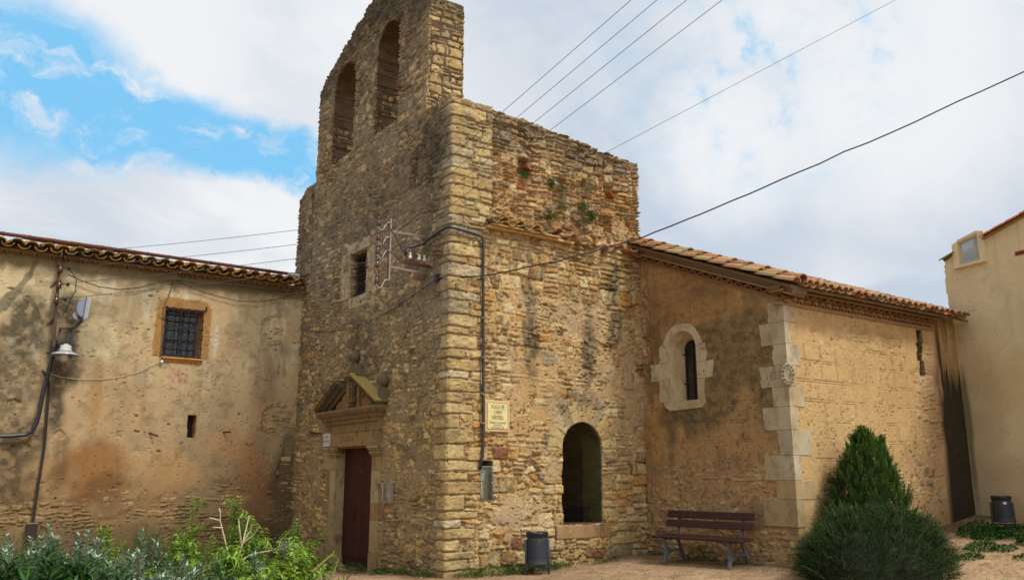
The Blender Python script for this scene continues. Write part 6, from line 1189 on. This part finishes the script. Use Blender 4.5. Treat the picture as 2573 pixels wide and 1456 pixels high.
for (lab, X, d, Y, sp, n, s) in (('clump of faded grey lavender spikes at the left of the bed', 60, 10.0, 1340, .26, 36, 61), ('clump of faded grey lavender spikes in the middle of the bed', 205, 9.6, 1352, .30, 44, 62), ('clump of faded grey lavender spikes beside the yellow-green shoots', 320, 9.7, 1362, .26, 40, 63)):
    shrub(lab, X, d, Y, sp, n, s, 'lavender clumps in the bed', 'lavender', 'plant', .3)
# bare twigs
x, y = at(603, 10.0); z0 = gz(x, y); tw = thing('bare_shrub', 'leafless shrub of pale bare branching twigs between the green shrubs', 'shrub', (x, y, z0)); r5 = np.random.default_rng(5); mb = MB(LT(186, 168, 136))
def TP_(X, Y, d=10.0): a_ = at(X, d); return np.array([a_[0], a_[1], zat(Y, d, X)])
for path in ([(600, 1470), (606, 1430), (612, 1392), (618, 1360), (636, 1330), (642, 1312)], [(612, 1392), (622, 1352), (628, 1318), (633, 1290)], [(618, 1362), (612, 1330), (607, 1300)], [(618, 1360), (645, 1338), (660, 1318)], [(606, 1430), (590, 1390), (575, 1345), (562, 1305), (560, 1280)], [(562, 1303), (535, 1296)], [(604, 1440), (592, 1425), (580, 1452)], [(566, 1320), (545, 1319)], [(612, 1400), (650, 1382), (690, 1374)], [(560, 1282), (556, 1272)]):
    mb.tube([TP_(X, Y, 10.0 + r5.normal(0, .03)) for X, Y in path], [.010 * (1 - .6 * k / len(path)) for k in range(len(path))], 5)
mb.build('branches', TWIG, tw)
# dark dry stalks standing in the bed
mb_l = [((372, 1470), (368, 1400), (383, 1310)), ((512, 1470), (525, 1420), (540, 1350)), ((455, 1470), (470, 1410), (505, 1352)), ((400, 1400), (408, 1350), (417, 1318)), ((425, 1395), (440, 1352), (452, 1322)), ((735, 1470), (728, 1400), (722, 1345)), ((775, 1470), (755, 1420), (742, 1388)), ((800, 1420), (828, 1396), (846, 1380)), ((835, 1470), (848, 1430), (860, 1392)), ((872, 1470), (882, 1440), (898, 1420))]
for i, pth in enumerate(mb_l):
    mb = MB(LT(84, 58, 46) if i not in (7, 8) else LT(150, 128, 98)); d_ = 8.8 if i < 5 else 9.3; mb.tube([TP_(X, Y, d_) for X, Y in pth], [.009, .007, .003], 5); x_ = pth[-1]
    tag(mb.build('dry_stalk', TWIG), ['dark dry stalk rising in front of the foreground sage', 'dark dry stalk left of the foreground green shrub', 'slanting dark dry stalk between two sage bushes', 'thin dry stalk before the broom tuft', 'second thin dry stalk just right of the broom tuft', 'dark green-black stalk in front of the doorway shrub', 'slanting dark stalk in front of the doorway shrub', 'pale dry stalk leaning out beside the doorway shrub', 'thin pale stalk on the gravel left of the red door', 'thin dark stalk on the gravel before the red door'][i], 'stalk', 'dry stalks in the bed')
# low filler growth of the bed
r6 = np.random.default_rng(66); n = 42000; X_ = r6.uniform(-60, 800, n); d_ = r6.uniform(7.2, 11.8, n); keep_ = d_ < np.interp(X_, [0, 600, 700, 800], [12.3, 12.0, 11.2, 10.2]); keep_ &= ~((X_ > 680) & (d_ < 8.5)); X_, d_ = X_[keep_], d_[keep_]; n = len(X_)
u_ = np.array([ray(a_, HOR) for a_ in X_]); u_ = u_ / np.hypot(u_[:, 0], u_[:, 1])[:, None]; px_ = CAM[0] + u_[:, 0] * d_; pyy = CAM[1] + u_[:, 1] * d_; hh = np.interp(d_, [7, 8.5, 10.5, 12], [.95, .95, .86, .60]) * (.75 + .5 * fbm(px_ * 2, pyy * 2, 5, 3)) * np.interp(X_, [0, 480, 620, 800], [1, .95, .75, .35])
P = np.stack([px_, pyy, ground_z(px_, pyy) + hh * r6.uniform(0, 1, n) ** .7], -1); D = r6.normal(0, 1, (n, 3)); D[:, 2] = np.abs(D[:, 2]) * .5 + .2; V, F = leaves(P, D, np.tile([0, 0, 1.], (n, 1)) + r6.normal(0, .3, (n, 3)), r6.uniform(.06, .12, n), r6.uniform(.014, .028, n), .1)
cf = np.where((r6.random(n) < .30)[:, None], lin((96, 112, 92)), np.where((r6.random(n) < .5)[:, None], lin((44, 72, 30)), lin((72, 100, 40)))) * r6.uniform(.6, 1.2, (n, 1)); tag(mesh_obj('low_growth', V, F, np.repeat(cf, 5, 0), LEAF), 'tangled low green growth filling the flower bed', 'plants', None, 'stuff')
# white flower sprays on the doorway shrub belong to it: small pale florets
x, y = at(735, 10.5)
r6 = np.random.default_rng(67); n = 160; P = np.array([TP_(725 + r6.normal(0, 16), 1365 + r6.normal(0, 12), 10.5) for _ in range(n)]); V, F = leaves(P, r6.normal(0, 1, (n, 3)), np.tile([0, 0, 1.], (n, 1)), np.full(n, .012), np.full(n, .010)); tag(mesh_obj('white_flowers', V, F, np.tile(lin((196, 190, 204)), (5 * n, 1)), LEAF), 'sprays of tiny white flowers at the left of the doorway shrub', 'flowers', None, 'stuff')
# boulders by the farmhouse wall
def boulder(label, X, Y, d, s, colr, seed):
    x, y = at(X, d); zc_ = gz(x, y); r = np.random.default_rng(seed); import bmesh
    bm = bmesh.new(); bmesh.ops.create_icosphere(bm, subdivisions=4, radius=1.0); vs = np.array([v.co[:] for v in bm.verts]); fs = [tuple(v.index for v in f.verts) for f in bm.faces]; bm.free()
    k = 1 + .22 * fbm(vs[:, 0] * 1.2 + seed, vs[:, 1] * 1.2 + vs[:, 2], seed, 3) + .05 * fbm(vs[:, 0] * 5 + seed, vs[:, 1] * 5 + vs[:, 2] * 3, seed, 3); q = np.sign(vs) * np.abs(vs) ** .75 * k[:, None] * np.array([s, s * .7, s * .5])
    return tag(mesh_obj('boulder', q + np.array([x, y, zc_ + s * .28]), fs, np.tile(lin(colr) * .75, (len(q), 1)) * (1 + .2 * fbm(q[:, 0] * 9, q[:, 2] * 9 + q[:, 1] * 5, seed, 3))[:, None], STONE), label, 'stone', 'stones edging the bed')
boulder('brown boulder lying behind the bare twigs', 628, 1390, 13.4, .27, (172, 136, 92), 3); boulder('grey boulder next to the doorway shrub', 668, 1385, 13.6, .25, (150, 142, 132), 4); boulder('small brown stone at the left end of the boulders', 592, 1392, 13.3, .20, (164, 130, 90), 6)

# ------------------------------------------------------------------ conifer and rosemary by the chapel
def conifer():
    r = np.random.default_rng(91); bx, by = 5.62, -4.12; z0 = gz(bx, by); H = 2.12; R0 = .70
    t = thing('conifer', 'small dark green cone-shaped conifer against the chapel side wall, behind the round rosemary', 'tree', (bx, by, z0))
    mb = MB(LT(70, 52, 38)); mb.tube([(bx, by, z0 - .1), (bx, by, z0 + .6), (bx, by, z0 + 1.7)], [.06, .045, .015], 8); mb.build('trunk', TWIG, t)
    ns_, per = 2300, 40; h = r.uniform(0, 1, ns_) ** 1.2; th = r.uniform(0, 2 * math.pi, ns_)
    prof = np.interp(h, [0, .1, .35, .6, .8, .93, 1], [.90, 1.0, .92, .70, .44, .20, .02]) * R0
    rad = prof * (1 + .16 * fbm(th * 1.6 + 20, h * 6, 3, 4) + .10 * r.normal(0, 1, ns_)) * (1 - .35 * r.uniform(0, 1, ns_) ** 3)
    P0 = np.stack([bx + rad * np.cos(th), by + rad * np.sin(th), z0 + .02 + h * H * .95], -1)
    m = r.random(ns_) < .06; k = int(m.sum()); hh = r.uniform(0, 1, k); a = r.uniform(0, 6.28, k); P0[m] = np.stack([bx + .24 - .02 * hh + .12 * (1 - hh) * np.cos(a), by - .20 + .12 * (1 - hh) * np.sin(a), z0 + 1.30 + .62 * hh], -1)
    out0 = np.stack([np.cos(th), np.sin(th), th * 0], -1); ax0 = nrmz(out0 * r.uniform(.12, .5, (ns_, 1)) + np.array([0, 0, 1.0]) + r.normal(0, .14, (ns_, 3))); sd0 = nrmz(np.cross(ax0, out0 + r.normal(0, .7, (ns_, 3)))); ln = r.uniform(.10, .20, ns_)
    t_ = r.uniform(-.25, 1, (ns_, per)); sgn = r.uniform(-1, 1, (ns_, per)); P = P0[:, None] + ax0[:, None] * (t_ * ln[:, None])[..., None] + sd0[:, None] * (sgn * (1.05 - t_) * .26 * ln[:, None])[..., None]
    D = ax0[:, None] + sd0[:, None] * (sgn * .55)[..., None] + r.normal(0, .12, (ns_, per, 3)); n = ns_ * per; P = P.reshape(-1, 3); D = D.reshape(-1, 3); Nn = np.repeat(np.cross(ax0, sd0), per, 0) + r.normal(0, .25, (n, 3))
    V, F = leaves(P, D, Nn, r.uniform(.025, .05, n), r.uniform(.008, .014, n), 0, .1)
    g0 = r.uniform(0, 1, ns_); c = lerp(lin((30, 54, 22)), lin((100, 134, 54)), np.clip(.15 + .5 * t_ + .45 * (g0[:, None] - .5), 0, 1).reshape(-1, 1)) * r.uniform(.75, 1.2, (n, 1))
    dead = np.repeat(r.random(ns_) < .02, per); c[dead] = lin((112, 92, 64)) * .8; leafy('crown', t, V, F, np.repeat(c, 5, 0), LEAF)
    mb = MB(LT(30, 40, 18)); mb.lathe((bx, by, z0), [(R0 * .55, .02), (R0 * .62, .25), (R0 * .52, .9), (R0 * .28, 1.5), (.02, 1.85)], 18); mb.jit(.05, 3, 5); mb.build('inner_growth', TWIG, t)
conifer()
def rosemary(label, bx, by, rx, ry, H, ns, seed, name='rosemary_bush'):
    r = np.random.default_rng(seed); z0 = gz(bx, by); t = thing(name, label, 'bush', (bx, by, z0))
    a = r.uniform(0, 2 * math.pi, ns); e = np.arcsin(r.uniform(.0, 1, ns) ** .85); lum = 1 + .20 * fbm(np.cos(a) * 2 + e * 3, np.sin(a) * 2 + e, 7, 3)
    S = np.stack([np.cos(e) * np.cos(a) * rx, np.cos(e) * np.sin(a) * ry, np.sin(e) ** .8 * H], -1) * lum[:, None] * r.uniform(.90, .99, (ns, 1)); S[:, 2] = np.maximum(S[:, 2], .03)
    outv = nrmz(np.stack([S[:, 0] / rx ** 2, S[:, 1] / ry ** 2, S[:, 2] / H ** 2], -1)); dirv = nrmz(outv * .8 + np.array([0, 0, .45]) + r.normal(0, .30, (ns, 3)) + nrmz(np.stack([-np.sin(a), np.cos(a), a * 0], -1)) * r.normal(0, .35, (ns, 1)))
    k = 20; u = np.linspace(0, 1, k); Ls = r.uniform(.16, .28, ns); curl = outv * .5 - np.array([0, 0, .3]); base = S - dirv * Ls[:, None] * .6
    P = base[:, None] + dirv[:, None] * (Ls[:, None] * u)[..., None] + curl[:, None] * (Ls[:, None] * .35 * u ** 2)[..., None]; P = P.reshape(-1, 3) + np.array([bx, by, z0])
    n = len(P); ax = np.repeat(dirv, k, 0); D = ax * 1.5 + r.normal(0, .55, (n, 3)); V, F = leaves(P, D, r.normal(0, 1, (n, 3)), r.uniform(.022, .036, n), np.full(n, .0075), 0, .1)
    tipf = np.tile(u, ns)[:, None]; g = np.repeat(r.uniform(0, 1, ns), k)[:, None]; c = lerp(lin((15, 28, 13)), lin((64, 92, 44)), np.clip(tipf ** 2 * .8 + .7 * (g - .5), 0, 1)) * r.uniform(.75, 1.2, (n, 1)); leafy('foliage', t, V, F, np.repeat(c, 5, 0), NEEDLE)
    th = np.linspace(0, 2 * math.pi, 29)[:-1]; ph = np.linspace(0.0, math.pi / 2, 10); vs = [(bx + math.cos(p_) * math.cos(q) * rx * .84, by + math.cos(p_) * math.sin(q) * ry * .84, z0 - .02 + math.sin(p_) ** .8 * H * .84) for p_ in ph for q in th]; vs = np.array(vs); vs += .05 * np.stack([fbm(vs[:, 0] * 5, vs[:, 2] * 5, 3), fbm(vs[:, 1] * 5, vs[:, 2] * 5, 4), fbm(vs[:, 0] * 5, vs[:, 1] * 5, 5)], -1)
    F2 = [(i * 28 + j, i * 28 + (j + 1) % 28, (i + 1) * 28 + (j + 1) % 28, (i + 1) * 28 + j) for i in range(9) for j in range(28)]; mesh_obj('light_block_core', vs, F2, np.tile(lin((40, 44, 28)) * .8, (len(vs), 1)), TWIG, t)  # unseen dark core added inside the foliage to block light
    n2 = 420; mb = MB(LT(112, 118, 66))
    for i in r.integers(0, ns, n2): q = np.array([bx, by, z0]); s0 = base[i]; mb.tube([q + s0, q + s0 + dirv[i] * Ls[i] * .6 + curl[i] * Ls[i] * .12, q + s0 + dirv[i] * Ls[i] * 1.05 + curl[i] * Ls[i] * .36], [.004, .003, .001], 3, False)
    tag(mb.build('pale_stems', TWIG, t), kind='stuff')
rosemary('wide dome-shaped dark green rosemary bush at the corner of the chapel', 4.74, -4.70, 1.42, 1.0, .95, 5200, 92)
rosemary('small rosemary tuft pressed against the chapel corner behind the big dome', 4.78, -3.98, .36, .30, .98, 420, 93)

# ------------------------------------------------------------------ plants rooted in the ruined upper wall
def wall_plant(label, X, Y, s, seed, dry):
    r = np.random.default_rng(seed); p0 = ony(X, Y, -.03); n = 260; a = r.uniform(0, 2 * math.pi, n); P = p0 + np.stack([r.normal(0, .45, n), -np.abs(r.normal(0, .35, n)), r.normal(0, .5, n)], -1) * s
    D = r.normal(0, 1, (n, 3)) + np.array([0, -.6, .3]); L_ = r.uniform(.03, .07, n); W_ = np.full(n, .011); c = lerp(lin((40, 64, 28)), lin((96, 122, 54)), r.uniform(0, 1, (n, 1)))
    if dry: m = r.random(n) < .55; D[m] = r.normal(0, .5, (int(m.sum()), 3)) + np.array([0, -.6, -.9]); L_[m] = r.uniform(.08, .16, int(m.sum())); W_[m] = .004; c[m] = lin((128, 112, 92)) * r.uniform(.7, 1.1, (int(m.sum()), 1))
    V, F = leaves(P, D, r.normal(0, 1, (n, 3)), L_, W_, .1); tag(mesh_obj('wall_plant', V, F, np.repeat(c, 5, 0), LEAF), label, 'plant', 'plants growing from the upper nave wall')
for i, (lab, X, Y, s, dry) in enumerate((('small green plant below the left drain tile on the upper wall', 1316, 437, .10, 0), ('green tuft beside the middle hollow of the upper wall', 1384, 462, .08, 0), ('half dry tuft hanging below the middle hollow of the upper wall', 1408, 476, .16, 1), ('green and dry tuft right of the middle hollow, highest on the right', 1474, 470, .17, 1), ('leafy green tuft with dry stalks low in the middle of the upper wall', 1408, 518, .14, 1), ('bright green rosette just above the old eave tiles', 1381, 544, .13, 0), ('green bush on the upper wall right of the middle tufts', 1462, 522, .15, 0), ('dry hanging tuft lowest on the upper wall above the broken tiles', 1464, 562, .16, 1), ('small green tuft on the right below the green bush', 1486, 544, .08, 0), ('tiny green sprig high on the left edge of the facade', 0, 0, .06, 0))):
    if X: wall_plant(lab, X, Y, s, 700 + i, dry)
for i, (X, Y, lab) in enumerate(((787, 490, 'small green sprig on the upper left edge of the tower front'), (1033, 881, 'small green sprig in the facade above the right ball finial'))):
    r = np.random.default_rng(740 + i); p0 = onx(X, Y, -.03); n = 70; P = p0 + r.normal(0, .045, (n, 3)) * np.array([.4, 1, 1]); V, F = leaves(P, r.normal(0, 1, (n, 3)) + np.array([-.5, 0, .2]), r.normal(0, 1, (n, 3)), r.uniform(.03, .06, n), np.full(n, .01)); tag(mesh_obj('wall_plant', V, F, np.tile(lin((62, 88, 36)), (5 * n, 1)), LEAF), lab, 'plant')

# ------------------------------------------------------------------ weeds and grass on the ground
def weeds(name, label, spots, seed, leaf, wid, cols, upright=.5):
    r = np.random.default_rng(seed); P, D, L_, W_, C = [], [], [], [], []
    for (x, y, rx, ry, n, h) in spots:
        for _ in range(n):
            a = r.uniform(0, 6.28); q = math.sqrt(r.uniform(0, 1)); xx, yy = x + q * rx * math.cos(a), y + q * ry * math.sin(a)
            if xx > .0 and yy > -.03 and yy < 7 and xx < 4.6: continue
            P.append((xx, yy, h * r.uniform(0, 1) * (1 - q * q * .7))); d = r.normal(0, 1, 3); d[2] = abs(d[2]) + upright; D.append(d); L_.append(r.uniform(*leaf)); W_.append(r.uniform(*wid)); C.append(lin(cols[r.integers(len(cols))]) * r.uniform(.7, 1.2))
    P = np.array(P); P[:, 2] += ground_z(P[:, 0], P[:, 1]); V, F = leaves(P, np.array(D), np.tile([0, 0, 1.], (len(P), 1)) + r.normal(0, .3, (len(P), 3)), np.array(L_), np.array(W_), .15); return tag(mesh_obj(name, V, F, np.repeat(np.array(C), 5, 0), LEAF), label, 'weeds', None, 'stuff')
sp = []; r8 = np.random.default_rng(88)
for (x, y, rx, ry, n, h) in ((.35, -.18, .3, .14, 260, .12), (.8, -.25, .45, .16, 520, .16), (1.25, -.35, .3, .18, 420, .14), (1.75, -.32, .4, .20, 620, .18), (2.15, -.22, .35, .12, 300, .10), (-.12, 3.2, .12, .5, 420, .14), (-.25, 4.0, .12, .35, 200, .10), (-.20, 1.9, .10, .3, 260, .12), (-.18, 1.2, .1, .3, 160, .10), (-.15, .5, .1, .3, 200, .12), (-.35, 5.2, .3, .5, 700, .22), (3.2, -.35, .3, .1, 90, .06), (4.3, -.5, .2, .2, 120, .12), (4.35, -1.6, .15, .35, 360, .26), (4.3, -2.4, .15, .2, 160, .18), (-.45, 1.5, .15, .2, 90, .07)): sp.append((x, y, rx, ry, n, h))
weeds('wall_foot_weeds', 'green weeds growing along the foot of the church walls', sp, 811, (.03, .08), (.008, .02), [(52, 88, 26), (70, 104, 36), (44, 74, 26), (88, 116, 44)])
sp = []
for (X, d, rx, n, h) in ((2440, 18.0, .5, 800, .22), (2475, 17.8, .45, 800, .18), (2530, 18.0, .5, 700, .16), (2578, 17.4, .4, 700, .24), (2445, 16.8, .4, 380, .10), (2415, 16.0, .3, 200, .07), (2500, 16.8, .3, 180, .06), (2555, 16.2, .3, 140, .05)): x, y = at(X, d); sp.append((x, y, rx, rx * .6, n, h))
weeds('clover_patch', 'lush green clover and weeds by the beige house and the stickered bin', sp, 812, (.03, .06), (.025, .045), [(36, 72, 20), (48, 88, 26), (62, 100, 36)], .9)
sp = []
for _ in range(420):
    x = r8.uniform(1.5, 9); y = r8.uniform(-6.5, -.5)
    if x > 4.5: y = r8.uniform(-7.5, -4.2)
    sp.append((x, y, .10, .10, int(r8.integers(4, 22)), .03))
weeds('sparse_grass', 'sparse short grass sprigs scattered over the gravel', sp, 813, (.015, .045), (.004, .009), [(96, 116, 52), (80, 104, 40), (128, 128, 64)])
# small stones and litter of leaves along the wall feet
r8 = np.random.default_rng(89); P, C, S = [], [], []
for _ in range(900):
    q = r8.integers(4); 
    if q == 0: x, y = r8.uniform(0, 4.6), -abs(r8.normal(.15, .25)) - .05
    elif q == 1: x, y = 4.6 - abs(r8.normal(.1, .25)), r8.uniform(-3.6, 0)
    elif q == 2: x, y = r8.uniform(-1, 9), r8.uniform(-8, -.5) if True else 0
    else: x, y = -abs(r8.normal(.15, .2)), r8.uniform(.2, 5)
    if x > 4.5 and y > -3.5: continue
    P.append((x, y)); S.append(r8.uniform(.006, .018) * (2.0 if r8.random() < .05 else 1)); C.append(lin([(176, 150, 112), (150, 124, 88), (120, 104, 80), (186, 170, 140), (84, 64, 42)][r8.integers(5)]) * .8)
P = np.array(P); S = np.array(S); C = np.array(C); Z = ground_z(P[:, 0], P[:, 1]); oc_ = np.array([(1, 0, 0), (0, 1, 0), (-1, 0, 0), (0, -1, 0), (0, 0, .8), (0, 0, -.5)]); V = np.stack([P[:, 0], P[:, 1], Z], -1)[:, None] + oc_[None] * S[:, None, None] * r8.uniform(.6, 1.4, (len(P), 1, 3)) + r8.normal(0, .15, (len(P), 6, 3)) * S[:, None, None]
fo = np.array([(0, 1, 4), (1, 2, 4), (2, 3, 4), (3, 0, 4), (1, 0, 5), (2, 1, 5), (3, 2, 5), (0, 3, 5)]); F = (np.arange(len(P))[:, None, None] * 6 + fo[None]).reshape(-1, 3)
tag(mesh_obj('pebbles', V.reshape(-1, 3), F, np.repeat(C, 6, 0), EARTH), 'small pebbles and crumbs scattered over the gravel', 'pebbles', None, 'stuff')
